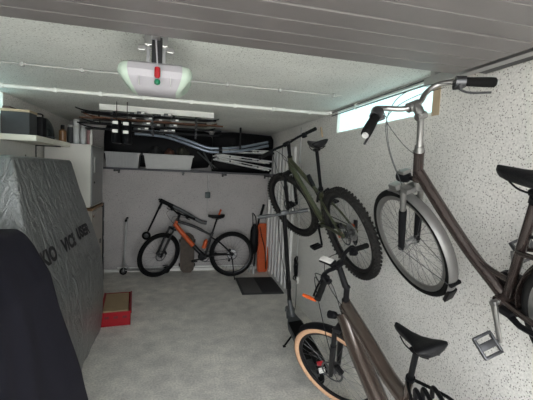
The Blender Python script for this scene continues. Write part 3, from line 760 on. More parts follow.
def bits_D():
    root, q, R, ped, sty, fw, rw, fr = RD
    st = q['st']; fa, ra = q['fa'], q['ra']; r = gD['r']
    lp = q['ax0'] + q['u'] * .50 + q['n'] * .085
    MB().lathe([(.010, -.035), (.024, -.02), (.027, .02), (.027, .03), (.020, .034)], lp, 'X', 16).box(lp + V((-.035, 0, 0)), (.05, .018, .018), None, .004).xf(st).build('head_lamp', 'black', root)
    arcstrip(r + .022, .034, math.radians(58), math.radians(105), 12).xf(lambda p: st(V(p) + fa)).build('front_mudguard', 'black', root, smooth=50)
    b = MB(); z = ra.z + r + .06; bb = q['bb']
    for s in (1, -1):
        b.tube(spline([lerp(bb, q['sc'], .70) + V((-.01, s * .02, 0)), V((.16, s * .07, z)), V((.05, s * .075, z + .01)), V((-.26, s * .07, z)), V((-.29, s * .02, z))], 5), .008, 8)
        b.tube([V((-.08, s * .075, z)), ra + V((0, s * .075, .01))], .006, 6)
    for x in (.08, -.05, -.18): b.tube([V((x, -.072, z + .006)), V((x, .072, z + .006))], .006, 6)
    b.build('luggage_rack', 'black', root)
    b = MB()
    for k2, y in enumerate((-.04, .01, .05)):
        b.tube(spline([V((.17, y, z - .02)), V((.13, y + .02, z + .06 + .01 * k2)), V((.04, y + .05, z + .07)), V((-.06, y + .07, z + .03)), V((-.10, y + .08, z - .06))], 6), .010, 8)
    b.build('luggage_strap', 'black', root)
    arcstrip(r + .02, .034, math.radians(10), math.radians(170), 26).xf(lambda p: V(p) + ra).build('rear_mudguard', 'black', root, smooth=50)
    MB().box(q['ax0'] + q['u'] * .56 + V((-.13, 0, -.02)), (.10, .012, .05), Matrix.Rotation(.75, 3, 'Y'), .005)
bits_D()

# wall brackets that carry the two hung bicycles
for (RR, lab) in ((RB, 'black steel wall bracket behind the cranks of the olive mountain bike'), (RC, 'black steel wall bracket behind the cranks of the brown city bike')):
    root, q, R, ped, *_ = RR
    w = root.matrix_world @ (q['bb'] + V((-.11, -.075, .0)))
    H = empty('wall_bracket', lab, 'bracket', (XR, w.y, w.z))
    MB().bx(-.008, 0, -.035, .035, -.12, .04, .003).build('back_plate', 'darkmetal', H, smooth=0)
    L = XR - w.x
    MB().bx(-L - .03, -.006, -.012, .012, -.040, -.018, .004).bx(-L - .042, -L - .025, -.02, .02, -.040, .008, .004).build('support_arm', 'darkmetal', H, smooth=0)

# ------------------------------------------------------------------ electric scooter standing by the right wall
E = empty('electric_scooter', 'dark grey electric kick scooter standing between the wall and the brown bike', 'scooter', (1.31, 3.80, 0), Matrix.Rotation(math.radians(-5.5), 3, 'Z') @ Matrix.Rotation(math.radians(-10), 3, 'Y'))
# local: +y forward, origin on the ground under the front wheel; leans a touch to the left on its stand
def swheel(par, y, r, nm):
    w = MB().torus(r - .026, .026, 36, 10, ry=.026).xf(lambda p: V((p.y, p.x, p.z)) + V((0, y, r))).build(nm, 'rubber', par)
    MB().lathe([(r - .05, -.018), (r - .045, -.022), (.02, -.03), (.02, .03), (r - .045, .022), (r - .05, .018)], (0, y, r), 'X', 24).build('hub', 'darkalu', w)
    return w
swheel(E, 0, .108, 'front_wheel'); swheel(E, -1.10, .108, 'rear_wheel')
secs = []
for y, w, zt, zb in ((-1.20, .045, .165, .12), (-1.16, .075, .165, .10), (-1.0, .082, .165, .085), (-.25, .082, .165, .085), (-.16, .06, .175, .10), (-.10, .04, .20, .13)):
    secs.append([(-w, y, zb + .01), (-w, y, zt - .008), (-w + .01, y, zt), (w - .01, y, zt), (w, y, zt - .008), (w, y, zb + .01), (w - .012, y, zb), (-w + .012, y, zb)])
dk = MB().loft(secs).build('deck', 'greypaint', E, smooth=30)
MB().bx(-.07, .07, -1.0, -.24, .165, .170, .002).build('grip_pad', 'rubber', dk)
MB().tube(spline([(0, -1.0, .215), (0, -1.08, .232), (0, -1.18, .215), (0, -1.24, .165)], 5), [.045] * 16, 10, flat=.25, ref=(0, 0, 1)).build('rear_mudguard', 'black', E)
MB().box((0, -1.21, .235), (.055, .02, .035), Matrix.Rotation(-.5, 3, 'X'), .005).build('tail_light', 'red', E)
MB().box((0.0, -1.235, .19), (.05, .012, .04), Matrix.Rotation(-.4, 3, 'X'), .003).build('white_tag', 'white', E)
b = MB().tube([(0, -.13, .17), (0, -.09, .25), (0, -.08, .36)], [.035, .03, .026], 12)
b.tube([(0, -.02, .20), (0, -.09, .29)], .022, 10)
for s in (1, -1): b.tube([(s * .035, 0, .108), (s * .035, -.02, .22)], .012, 8)
b.box((0, -.02, .225), (.095, .06, .03), None, .01)
b.build('front_fork', 'greypaint', E)
MB().tube(spline([(0, .10, .15), (0, .03, .232), (0, -.08, .222), (0, -.13, .17)], 5), .04, 10, flat=.2, ref=(0, 0, 1)).build('front_mudguard', 'greypaint', E)
MB().tube([(0, -.08, .34), (0, -.42, 1.355)], .023, 14).tube([(0, -.133, .50), (0, -.161, .585)], .030, 12).build('steering_column', 'blackpaint', E)
hb_ = MB().tube([(-.26, -.443, 1.365), (-.10, -.426, 1.36), (.10, -.426, 1.36), (.24, -.443, 1.365)], .014, 10).box((0, -.426, 1.37), (.075, .06, .045), None, .012).build('handlebar', 'greypaint', E)
for s, l in ((-1, .265), (1, .235)):
    g = MB().tube([(s * .14, -.431, 1.362), (s * l, -.444, 1.365)], .019, 12).build('grip', 'greypaint', hb_)
    MB().tube([(s * l, -.444, 1.365), (s * (l + .008), -.445, 1.365)], .015, 12).build('end_cap', 'alu', g)
MB().tube(spline([(-.12, -.418, 1.36), (-.14, -.378, 1.35), (-.22, -.373, 1.345)], 4), .006, 6).build('brake_lever', 'black', hb_)
MB().tube([(-.07, -.40, .10), (-.17, -.46, .040)], .010, 8).box((-.175, -.465, .037), (.03, .035, .010), None, .003).build('kickstand', 'black', E)
MB().tube(spline([(-.06, -.39, 1.345), (-.05, -.22, .95), (-.02, -.12, .6), (0, -.06, .3)], 6), .004, 6).build('brake_cable', 'black', E)

# socket and charger
S_ = empty('power_socket', 'white power socket low on the right wall behind the scooter', 'socket', (XR, 4.46, .33))
MB().bx(-.03, 0, -.04, .04, -.04, .05, .006).build('socket_plate', 'white', S_, smooth=0)
MB().lathe([(.02, -.031), (.02, -.029)], (0, 0, 0), 'X', 14).build('socket_face', 'conduit', S_)
b = MB()
pts = [(XR - .03, 4.42, .31)]
for k in range(26):
    t = k / 25; pts.append((XR - .035 - .012 * math.sin(k * 2.1), 4.48 + .05 * math.sin(k * 1.35), .34 + .28 * t + .05 * math.cos(k * 1.9)))
b.tube(spline(pts, 4), .0075, 6).tube(spline([(XR - .03, 4.44, .31), (XR - .05, 4.36, .15), (XR - .08, 4.28, .05), (XR - .12, 4.2, .012)], 5), .004, 6)
Q = b.build('charger_cable', 'black'); tag(Q, 'tangled black charger cable hanging over the white socket', 'cable')
MB().box((XR - .03, 4.48, .46), (.04, .06, .12), None, .012).build('charger_brick', 'black', Q)

# ------------------------------------------------------------------ back wall: scooters, board, orange gear
def kick_scooter(label, loc, rot, hbar=.89):
    K = empty('kick_scooter', label, 'scooter', loc, rot)
    for x, nm in ((0, 'front_wheel'), (.66, 'rear_wheel')):
        w = MB().torus(.043, .017, 24, 8, (x, 0, .06), .016).build(nm, 'rubber', K)
        MB().lathe([(.040, -.010), (.012, -.018), (.012, .018), (.040, .010)], (x, 0, .06), 'Y', 16).build('hub', 'darkalu', w)
    MB().tube(spline([(.07, 0, .10), (.12, 0, .075), (.55, 0, .075), (.66, 0, .085)], 4), .05, 10, flat=1.0, ref=(0, 1, 0)).xf(lambda p: V((p.x, p.y, .08 + (p.z - .08) * .28))).build('deck', 'trackmetal', K)
    MB().tube([(0, .022, .06), (.005, .022, .13)], .008, 6).tube([(0, -.022, .06), (.005, -.022, .13)], .008, 6).tube([(.005, 0, .13), (.012, 0, .30)], .017, 10).tube([(.09, 0, .09), (.02, 0, .19)], .013, 8).build('fork', 'trackmetal', K)
    c = MB().tube([(.012, 0, .28), (.04, 0, hbar)], .013, 10).tube([(.023, 0, .5), (.026, 0, .57)], .019, 10).build('steering_column', 'conduit', K)
    MB().tube([(.04, -.16, hbar), (.04, .16, hbar)], .011, 8).build('handlebar', 'darkalu', c)
    for s in (1, -1): MB().tube([(.04, s * .08, hbar), (.04, s * .17, hbar)], .017, 10).build('grip', 'rubber', c)
    MB().tube(spline([(.60, 0, .135), (.67, 0, .13), (.73, 0, .08)], 4), .022, 8, flat=.25, ref=(0, 0, 1)).build('brake_guard', 'black', K)
    return K
kick_scooter('silver kick scooter standing upright on the floor by the back wall', (-.79, YB - .19, 0), Matrix.Rotation(math.radians(3), 3, 'Z'))
# folded scooter hanging on the wall
K = empty('folded_scooter', 'folded black and grey kick scooter hung behind the orange bike handlebar', 'scooter', (-.21, YB - .07, 1.15))
MB().tube(spline([(-.03, 0, .04), (.1, 0, -.02), (.36, 0, -.15), (.60, 0, -.29), (.72, 0, -.32)], 5), .033, 10, flat=.7).build('deck', 'greypaint', K)
MB().tube([(-.05, 0, .05), (.16, 0, -.05)], .034, 10).build('folding_block', 'black', K)
MB().tube([(-.01, 0, .03), (-.235, 0, -.49)], .015, 10).tube([(-.02, 0, .0), (-.06, 0, -.09)], .022, 10).build('steering_column', 'black', K)
w = MB().torus(.052, .018, 26, 8, (-.25, 0, -.54), .018).build('front_wheel', 'rubber', K)
MB().lathe([(.048, -.008), (.012, -.02), (.012, .02), (.048, .008)], (-.25, 0, -.54), 'Y', 16).build('hub', 'darkalu', w)
MB().tube([(-.06, -.06, .06), (-.06, .06, .06)], .013, 8).build('handlebar', 'black', K)
MB().tube([(.1, .0, -.02), (.1, .068, -.02)], .008, 6).build('wall_hook', 'darkmetal', K)
# longboard leaning on the wall
Lb = empty('longboard', 'worn brown skateboard standing on end behind the orange bike', 'skateboard', (.20, YB - .17, 0), Matrix.Rotation(math.radians(-9), 3, 'X'))
secs = []
for i in range(15):
    t = i / 14; z = .01 + .66 * t
    w = .115 * min(1, (math.sin(PI * min(max(t, .0), 1)) * 3.2 + .35)) ** .7
    w = .115 * (1 - max(0, (t - .86) / .14) ** 2 * .75) * (1 - max(0, (.12 - t) / .12) ** 2 * .5)
    y = .035 * (max(0, (t - .8) / .2) ** 2 + max(0, (.2 - t) / .2) ** 2) * -1
    secs.append([(-w, y - .006, z), (w, y - .006, z), (w, y + .006, z), (-w, y + .006, z)])
MB().loft(secs).build('deck', 'deckbrown', Lb, smooth=30)
for z in (.13, .53):
    t = MB().bx(-.035, .035, .006, .02, z - .03, z + .03, .004).tube([(-.10, .05, z), (.10, .05, z)], .010, 8).tube([(0, .015, z), (0, .05, z)], .014, 8).build('truck', 'trackmetal', Lb)
    for s in (1, -1): MB().lathe([(.012, -.02), (.030, -.018), (.030, .018), (.012, .02)], (s * .115, .05, z), 'X', 16).build('wheel', 'black', t)
# orange sled with black bag and pole in the corner
Sd = empty('plastic_sled', 'bright orange plastic sled standing upright in the back right corner', 'sled', (1.475, YB - .20, 0), Matrix.Rotation(math.radians(-7), 3, 'X'))
secs = []
for z, w, d in ((.0, .06, .02), (.02, .085, .03), (.10, .095, .055), (.7, .095, .055), (.80, .085, .03), (.84, .06, .015)):
    secs.append([(-w, 0, z), (-w, -d, z), (-w + .018, -d, z), (-w + .03, -.012, z), (w - .03, -.012, z), (w - .018, -d, z), (w, -d, z), (w, 0, z)])
MB().loft(secs).build('shell', 'orange', Sd, smooth=25)
b = MB()
for z in (.2, .35, .5, .65): b.bx(-.06, .06, -.026, -.010, z - .012, z + .012, .004)
b.build('rib', 'orange', Sd)
MB().tube(spline([(-.05, -.02, .78), (-.02, -.06, .6), (.02, -.06, .45), (.05, -.03, .3), (.06, -.03, .05)], 5), .008, 6).build('pull_rope', 'black', Sd)
b = MB(); secs = []
for z, w, d in ((.33, .03, .03), (.36, .06, .05), (.5, .075, .06), (.72, .07, .055), (.80, .05, .04), (.84, .02, .02)):
    secs.append([(w * math.cos(a), d * math.sin(a), z) for a in [2 * PI * i / 14 for i in range(14)]])
Bg = b.loft(secs).xf(lambda p: V(p) + V((1.31, YB - .22, 0))).build('sports_bag', 'black', smooth=50); tag(Bg, 'slim black bag hanging beside the orange sled', 'bag')
MB().tube(spline([(1.28, YB - .22, .80), (1.29, YB - .12, .95), (1.31, YB - .01, 1.0), (1.34, YB - .12, .95), (1.34, YB - .22, .80)], 4), .008, 6).build('strap', 'black', Bg)
o = MB().tube(spline([(1.30, YB - .31, .0), (1.36, YB - .16, .5), (1.40, YB - .10, .85), (1.45, YB - .07, 1.0), (1.50, YB - .035, 1.16)], 5), [.016] * 14 + [.022] * 7, 10).build('long_pole', 'black'); tag(o, 'black pole with thick upper grip leaning above the orange sled', 'pole')
MB().tube([(1.30, YB - .31, .0), (1.312, YB - .275, .12)], .022, 10).build('pole_foot', 'conduit', o)
o = MB().tube([(1.245, YB - .20, .0), (1.28, YB - .03, .42)], .014, 8).build('garden_stick', 'bin'); tag(o, 'pale grey stick leaning beside the rear wheel of the orange bike', 'stick')
# mat on the floor
Mt = empty('door_mat', 'dark grey floor mat lying before the ribbed side door', 'mat', (1.245, 5.28, 0), Matrix.Rotation(math.radians(-1.5), 3, 'Z'))
MB().bx(-.305, .305, -.40, .40, .001, .012, .004).build('rubber_border', 'matgrey', Mt)
MB().bx(.0, .27, -.36, .36, .012, .017, .003).build('black_pile', 'matblack', Mt)
MB().bx(-.27, -.01, -.36, .36, .012, .0145, .002).build('grey_pile', mat('grey_mat_pile', (.085, .083, .08), .95, var=.15, scale=160, bump=.4), Mt)

# ------------------------------------------------------------------ left side furniture
FX = -1.06; LY0, LY1 = 5.03, 5.74
Lc = empty('storage_cabinet', 'tall pale grey cabinet with its shaded door face coloured darker at the left back', 'cabinet', (XL, LY0, 1.17))
MB().bx(.03, FX - XL - .006, 0, LY1 - LY0, .012, .815, .004).build('body', 'lockerlit', Lc, smooth=0)
dr = MB().bx(FX - XL - .006, FX - XL + .012, .012, LY1 - LY0 - .035, .03, .80, .004).build('door', 'lockershade', Lc, smooth=0)
MB().bx(FX - XL + .012, FX - XL + .026, .10, .15, .46, .66, .006).build('handle', 'bin', dr, smooth=0)
MB().lathe([(.014, .012), (.014, .018), (.006, .02)], (FX - XL, .13, .33), 'X', 14).build('lock', 'black', dr)
MB().bx(FX - XL - .006, FX - XL + .014, LY1 - LY0 - .033, LY1 - LY0, .02, .81, .003).build('edge_strip', 'bin', Lc, smooth=0)
Lw = empty('base_cabinet', 'beige base cabinet with dark brown top under the tall grey cabinet', 'cabinet', (XL, LY0, 0))
MB().bx(.03, FX - XL - .004, -.01, LY1 - LY0, .0, 1.14, .004).build('body', 'cabinet', Lw, smooth=0)
MB().bx(.03, FX - XL + .02, -.03, LY1 - LY0, 1.14, 1.17, .003).build('top_board', 'brownedge', Lw, smooth=0)
dr = MB().bx(FX - XL - .004, FX - XL + .012, .01, LY1 - LY0 - .02, .06, 1.12, .003).build('door', 'cabinet', Lw, smooth=0)
MB().lathe([(.016, .012), (.018, .024), (.008, .030)], (FX - XL, .08, 1.06), 'X', 14).build('knob', 'brown', dr)
MB().bx(FX - XL + .012, FX - XL + .02, .50, .54, .62, .68, .002).build('lock_plate', 'black', dr, smooth=0)
o = MB().bx(-1.095, -1.045, 5.80, 5.85, 0, 1.17, .004).build('metal_post', 'darkmetal', smooth=0); tag(o, 'black upright post standing beside the beige base cabinet', 'post')
for z in (.35, .62, .9): MB().bx(-1.047, -1.038, 5.805, 5.845, z, z + .05, .002).build('slot_plate', 'conduit', o, smooth=0)
# shelf with things on it
SX = -1.30
Sh = empty('wall_shelf', 'thick cream shelf board on the left wall near the high window', 'shelf', (XL, 3.9, 1.935))
MB().bx(0, SX - XL, 0, 1.13, 0, .056, .003).build('board', 'creamboard', Sh, smooth=0)
for y in (.90,):
    MB().bx(.0, .012, y, y + .03, -.22, 0).bx(.0, SX - XL - .05, y, y + .03, -.012, 0).build('shelf_bracket', 'darkmetal', Sh, smooth=0)
zt = 1.991
Pn = MB().bx(XL, XL + .03, 3.55, 4.74, 1.2, 1.930, .004).build('added_panel', 'white', smooth=0); tag(Pn, 'white panel added to brighten the left wall beneath the cream shelf', 'panel')  # white board added to lighten the shadowed wall under the shelf
for z in (1.4, 1.8): MB().lathe([(.012, .03), (.012, .034), (.004, .036)], (XL, 4.45, z), 'X', 12).build('screw_head', 'greypaint', Pn)
Bx = empty('storage_box', 'dark grey box with a wooden lid on the cream shelf', 'box', (-1.495, 4.05, zt))
MB().bx(-.12, .12, -.1, .10, 0, .215, .006).build('body', 'boxgrey', Bx, smooth=0)
MB().bx(-.122, .122, -.105, .105, .213, .238, .003).build('lid', 'wood', Bx, smooth=0)
o = MB().bx(-1.61, -1.54, 3.97, 4.12, zt + .238, zt + .262, .006).build('wooden_block', 'brown', smooth=0); tag(o, 'small dark brown block lying on the wooden box lid', 'block')
Tb = empty('tool_case', 'black tool case standing right of the grey box on the shelf', 'case', (-1.38, 4.25, zt))
MB().bx(-.075, .045, -.07, .05, 0, .205, .012).build('case', 'black', Tb, smooth=0)
MB().tube(spline([(-.05, -.01, .203), (-.045, -.01, .235), (.02, -.01, .235), (.025, -.01, .203)], 4), .008, 6).build('handle', 'black', Tb)
b = MB(); secs = []
for t, w, d in ((0, .075, .09), (.02, .085, .10), (.12, .088, .105), (.19, .07, .085), (.235, .03, .04)):
    secs.append([(w * math.cos(a), d * math.sin(a), t) for a in [2 * PI * i / 16 for i in range(16)]])
Hl = empty('bike_helmet', 'glossy black helmet between the tool case and the brown bottle', 'helmet', (-1.395, 4.44, zt))
secs = []
for i in range(9):
    t = i / 8; z = .225 * math.sin(t * PI / 2 * .98); w = math.cos(t * PI / 2 * .98)
    secs.append([(.092 * w * math.cos(a), .105 * w * math.sin(a), z) for a in [2 * PI * k / 20 for k in range(20)]])
MB().loft(secs).build('shell', mat('gloss_black', (.02, .025, .025), .12, coat=.8), Hl, smooth=60)
MB().tube([( .093 * math.cos(a), .106 * math.sin(a), .02) for a in [2 * PI * k / 24 for k in range(24)]], .006, 6, closed=True).build('rim_trim', 'greypaint', Hl)
def jar(label, x, y, z, r, h, m, lid='conduit', cat='jar', cap=.2, neck=.85):
    J = empty('jar' if cat == 'jar' else cat.replace(' ', '_'), label, cat, (x, y, z), None, 'jars and cans on the left cabinet top')
    hh = h * (1 - cap)
    MB().lathe([(.2 * r, 0), (r * .96, .0), (r, .006), (r, hh * .86), (r * neck, hh)], (0, 0, 0), 'Z', 20).build('body', m, J)
    MB().lathe([(r * neck * 1.02, hh), (r * neck * 1.02, h - .004), (r * neck * .9, h), (.1 * r, h)], (0, 0, 0), 'Z', 20).build('lid', lid, J)
    return J
zt2 = 1.988
jar('brown bottle standing at the back end of the cream shelf', -1.345, 4.88, zt, .042, .20, 'brownglass', 'black', 'bottle', .25, .5)
jar('white can with pale lid at the left end of the jar row', -1.405, 5.12, zt2, .034, .20, 'white', 'conduit')
jar('dark can between the white can and the clear jars', -1.33, 5.14, zt2, .034, .235, 'boxgrey', 'bin', 'jar', .12, .9)
jar('clear jar with grey lid carrying the topmost tub', -1.258, 5.14, zt2, .038, .235, 'clear', 'conduit', 'jar', .12, .95)
jar('squat pale tub on top of the clear jar', -1.258, 5.14, zt2 + .235, .042, .075, 'clear', 'conduit', 'jar', .3, .95)
jar('clear jar second from the right end of the jar row', -1.18, 5.15, zt2, .034, .235, 'clear', 'bin', 'jar', .15, .8)
jar('dull pink can near the right end of the jar row', -1.115, 5.17, zt2, .027, .215, 'pink', 'boxgrey', 'jar', .15, .8)
jar('slim white can at the right end of the jar row', -1.075, 5.10, zt2, .016, .185, 'white', 'white', 'jar', .2, .6)
jar('black spray can standing behind the clear jars', -1.22, 5.32, zt2, .033, .25, 'black', 'bin', 'jar', .2, .6)
jar('brown can standing behind the white can', -1.37, 5.30, zt2, .04, .19, 'brown', 'black', 'jar', .15, .8)

# ------------------------------------------------------------------ draped covers
def rounded_rect(x0, x1, y0, y1, rad, n=128):
    """points evenly spread round a rounded rectangle, fixed start"""
    cs = [(x1 - rad, y1 - rad, 0), (x0 + rad, y1 - rad, 90), (x0 + rad, y0 + rad, 180), (x1 - rad, y0 + rad, 270)]
    pts = []
    per = n // 4
    for i, (cx, cy, a) in enumerate(cs):
        arc = 8
        for k in range(arc):
            t = math.radians(a + 90 * k / (arc - 1)); pts.append((cx + rad * math.cos(t), cy + rad * math.sin(t)))
        nx, ny, na = cs[(i + 1) % 4]; t0 = math.radians(a + 90); t1 = math.radians(na)
        p0 = (cx + rad * math.cos(t0), cy + rad * math.sin(t0)); p1 = (nx + rad * math.cos(t1), ny + rad * math.sin(t1))
        for k in range(1, per - arc + 1): pts.append((p0[0] + (p1[0] - p0[0]) * k / (per - arc + 1), p0[1] + (p1[1] - p0[1]) * k / (per - arc + 1)))
    return pts
def cover(name, label, secs, amp, matn, seed, fold):
    """secs: (z, x0, x1, y0, y1, rad)"""
    zs = [s[0] for s in secs]; rows = []; N = 46
    def at(z):
        for a, b in zip(secs, secs[1:]):
            if b[0] <= z <= a[0]:
                t = (a[0] - z) / (a[0] - b[0]); return [a[i] + (b[i] - a[i]) * t for i in range(6)]
        return list(secs[-1])
    zl = [zs[0] - (zs[0] - zs[-1]) * (i / N) ** 1.25 for i in range(N + 1)]
    first = at(zl[0]); cxx, cyy = (first[1] + first[2]) / 2, (first[3] + first[4]) / 2
    base = rounded_rect(*first[1:6])
    for k in (.0, .35, .7, .93): rows.append([V((cxx + (x - cxx) * max(k, .01), cyy + (y - cyy) * max(k, .01), first[0] + .016 * (1 - k))) for x, y in base])
    for z in zl:
        s = at(z); pts = rounded_rect(*s[1:6]); d = (zs[0] - z) / (zs[0] - zs[-1]); row = []
        cx2, cy2 = (s[1] + s[2]) / 2, (s[3] + s[4]) / 2
        for i, (x, y) in enumerate(pts):
            a = 2 * PI * i / len(pts)
            w = noise.noise(V((x * 5 + seed, y * 5, z * 2.2))) * amp + noise.noise(V((x * 14 + seed, y * 14, z * 5))) * amp * .35
            w += fold * d * math.sin(a * 9 + 2.2 * math.sin(a * 3 + seed))
            dx, dy = x - cx2, y - cy2; l = math.hypot(dx, dy) or 1
            row.append(V((x + dx / l * w, y + dy / l * w, z if z > .02 else .003)))
        rows.append(row)
    o = MB().loft(rows, caps=False).build(name, matn, smooth=70)
    return o
silver = cover('silver_cover', '', [(1.77, -1.56, -1.035, 2.67, 3.98, .012), (1.755, -1.57, -1.02, 2.655, 3.99, .018), (1.45, -1.58, -.93, 2.53, 4.0, .022), (1.12, -1.58, -.825, 2.40, 4.02, .026), (.80, -1.58, -.735, 2.36, 4.03, .03), (.45, -1.58, -.715, 2.36, 4.04, .03), (.15, -1.58, -.725, 2.38, 4.04, .03), (0, -1.57, -.745, 2.40, 4.03, .03)], .018, 'tarp', 3.0, .008)
tag(silver, 'crinkled silver tarpaulin cover with black lettering draped over a tall bulky thing', 'cover')
cover_navy = cover('navy_cover', '', [(1.395, -1.40, -.78, 1.45, 2.10, .04), (1.375, -1.44, -.757, 1.40, 2.12, .05), (1.32, -1.46, -.71, 1.36, 2.13, .07), (1.17, -1.48, -.63, 1.30, 2.14, .10), (1.0, -1.5, -.585, 1.2, 2.15, .14), (.84, -1.5, -.54, 1.1, 2.16, .14), (.61, -1.5, -.48, 1.0, 2.16, .14), (.43, -1.5, -.45, .95, 2.17, .14), (0, -1.5, -.43, .9, 2.18, .14)], .010, 'navy', 9.0, .018)
tag(cover_navy, 'dark navy fabric cover draped over a bulky thing in the left foreground', 'cover')
# lettering printed on the silver cover, laid onto its right flank
me = silver.data
bvh = BVHTree.FromPolygons([v.co for v in me.vertices], [tuple(p.vertices) for p in me.polygons])
def lettering(txt, y0, z0, size, width):
    cu = bpy.data.curves.new('printed_word', 'FONT'); cu.body = txt; cu.size = size; cu.resolution_u = 3; cu.offset = .007
    to = bpy.data.objects.new('tmp_word', cu); COL.objects.link(to)
    dg = bpy.context.evaluated_depsgraph_get(); tm = bpy.data.meshes.new_from_object(to.evaluated_get(dg))
    bpy.data.objects.remove(to)
    bm = bmesh.new(); bm.from_mesh(tm)
    bmesh.ops.subdivide_edges(bm, edges=[e for e in bm.edges if e.calc_length() > .03], cuts=2)
    bmesh.ops.triangulate(bm, faces=bm.faces[:])
    xs = [v.co.x for v in bm.verts]; k = width / (max(xs) - min(xs)); x0 = min(xs)
    for v in bm.verts:
        y = y0 + (v.co.x - x0) * k; z = z0 + v.co.y
        h, nr, i, d = bvh.ray_cast(V((0, y, z)), V((-1, 0, 0)))
        v.co = (h + V((.005, 0, 0))) if h else V((-.7, y, z))
    bm.to_mesh(tm); bm.free(); tm.materials.clear(); tm.materials.append(M['ink'])
    o = bpy.data.objects.new('printed_word', tm); COL.objects.link(o); o.parent = silver
    o['label'] = 'black printed word'
lettering('KIO', 2.55, 1.068, .13, .28)
lettering('VICE', 2.94, 1.075, .13, .36)
lettering('USER', 3.43, 1.08, .13, .40)

# red crate with cardboard
Cr = empty('plastic_crate', 'red plastic crate on the floor beside the silver cover', 'crate', (-.605, 4.08, 0), Matrix.Rotation(math.radians(6), 3, 'Z'))
L_, W_, H_ = .15, .66, .155
b = MB().bx(-L_, L_, 0, W_, 0, .012, .003)
b.bx(-L_, L_, 0, .014, .0, H_, .004).bx(-L_, L_, W_ - .014, W_, 0, H_, .004).bx(-L_, -L_ + .014, 0, W_, 0, H_, .004).bx(L_ - .014, L_, 0, W_, 0, H_, .004)
b.build('body', 'red', Cr, smooth=0)
MB().bx(-L_ - .008, L_ + .008, -.010, .004, H_ - .02, H_ + .004, .003).bx(L_ - .004, L_ + .010, -.01, W_ + .01, H_ - .02, H_ + .004, .003).bx(-L_ - .01, -L_ + .004, -.01, W_ + .01, H_ - .02, H_ + .004, .003).build('rim', 'red', Cr, smooth=0)
b = MB()
for x in (-.09, 0, .09): b.bx(x - .022, x + .022, -.004, .002, .085, .112, .003)
b.build('hand_slot', mat('dark_red_slot', (.14, .005, .008), .6), Cr, smooth=0)
Cb = MB().bx(-.132, .125, .02, .60, .014, .166, .004).xf(lambda p: Matrix.Rotation(math.radians(6), 3, 'Z') @ V(p) + V((-.605, 4.08, 0))).build('cardboard_box', 'cardboard', smooth=0)
tag(Cb, 'flat brown cardboard box sitting inside the red crate', 'box')

# ------------------------------------------------------------------ overhead storage at the back
SY = 5.75; SZ = 1.675
o = MB().bx(-1.06, XR, SY, YB, SZ, SZ + .03, .003).build('storage_shelf', 'shelfdark', smooth=0); tag(o, 'long dark board shelf across the top of the back wall', 'shelf')
for x in (-.9, .1, .76, 1.5): MB().bx(x - .015, x + .015, SY + .05, YB, SZ - .03, SZ).bx(x - .015, x + .015, YB - .012, YB, SZ - .06, SZ).build('shelf_bracket', 'darkmetal', o, smooth=0)
zs = SZ + .03
def bin_(name, label, x0, x1, y0, y1, h, m, ribs):
    B_ = empty(name, label, 'basket' if ribs else 'bin', ((x0 + x1) / 2, y0, zs))
    hw = (x1 - x0) / 2; d = y1 - y0
    secs = []
    for z, s in ((0, .88), (.01, .90), (h, 1.0), (h, .975), (.02, .87), (.015, .3)):
        secs.append([(hw * s * a, d / 2 + d / 2 * s * c, z) for a, c in ((-1, -1), (1, -1), (1, 1), (-1, 1))])
    MB().loft(secs).build('tub', m, B_, smooth=0)
    MB().bx(-hw - .012, hw + .012, -.014, .006, h - .022, h + .004, .004).bx(-hw - .012, hw + .012, d - .006, d + .014, h - .022, h + .004, .004).bx(-hw - .012, -hw + .006, -.01, d + .01, h - .022, h + .004, .004).bx(hw - .006, hw + .012, -.01, d + .01, h - .022, h + .004, .004).build('rim', m, B_, smooth=0)
    if ribs:
        b = MB(); k = 22
        for i in range(k):
            x = -hw * .92 + 2 * hw * .92 * i / (k - 1); b.tube([(x * .97, d * .035, .02), (x * 1.05, -.006, h - .02)], .008, 5)
        b.build('ribs', m, B_)
bin_('laundry_basket', 'ribbed pale grey basket on the back shelf next to the cabinet', -1.03, -.55, SY + .02, YB - .06, .225, 'basket', True)
bin_('storage_bin', 'smooth grey plastic bin on the back shelf right of the ribbed basket', -.49, .24, SY + .02, YB - .06, .225, 'bin', False)
# things heaped in the bin
def blob(name, label, cat, c, s, m, seed):
    b = MB(); n, k = 20, 12; secs = []
    for i in range(k + 1):
        t = PI * i / k; row = []
        for j in range(n):
            a = 2 * PI * j / n; p = V((math.sin(max(t, .02)) * math.cos(a), math.sin(max(t, .02)) * math.sin(a), math.cos(t)))
            p = p * (1 + .22 * noise.noise(p * 1.7 + V((seed, 0, 0))))
            row.append(V(c) + V((p.x * s[0], p.y * s[1], p.z * s[2])))
        secs.append(row)
    return tag(b.loft(secs).build(name, m, smooth=70), label, cat)
blob('folded_jacket', 'dark olive bundle heaped at the right of the grey bin', 'clothing', (.08, 5.98, zs + .27), (.10, .13, .10), mat('dark_olive_cloth', (.035, .035, .025), .9), 1)
blob('folded_jacket', 'reddish brown bundle heaped in the middle of the grey bin', 'clothing', (-.12, 5.95, zs + .245), (.075, .12, .08), mat('rust_cloth', (.10, .045, .03), .9), 4)
blob('folded_jacket', 'black bundle heaped at the left of the grey bin', 'clothing', (-.33, 5.98, zs + .25), (.105, .13, .10), mat('black_cloth', (.015, .015, .016), .9), 8)
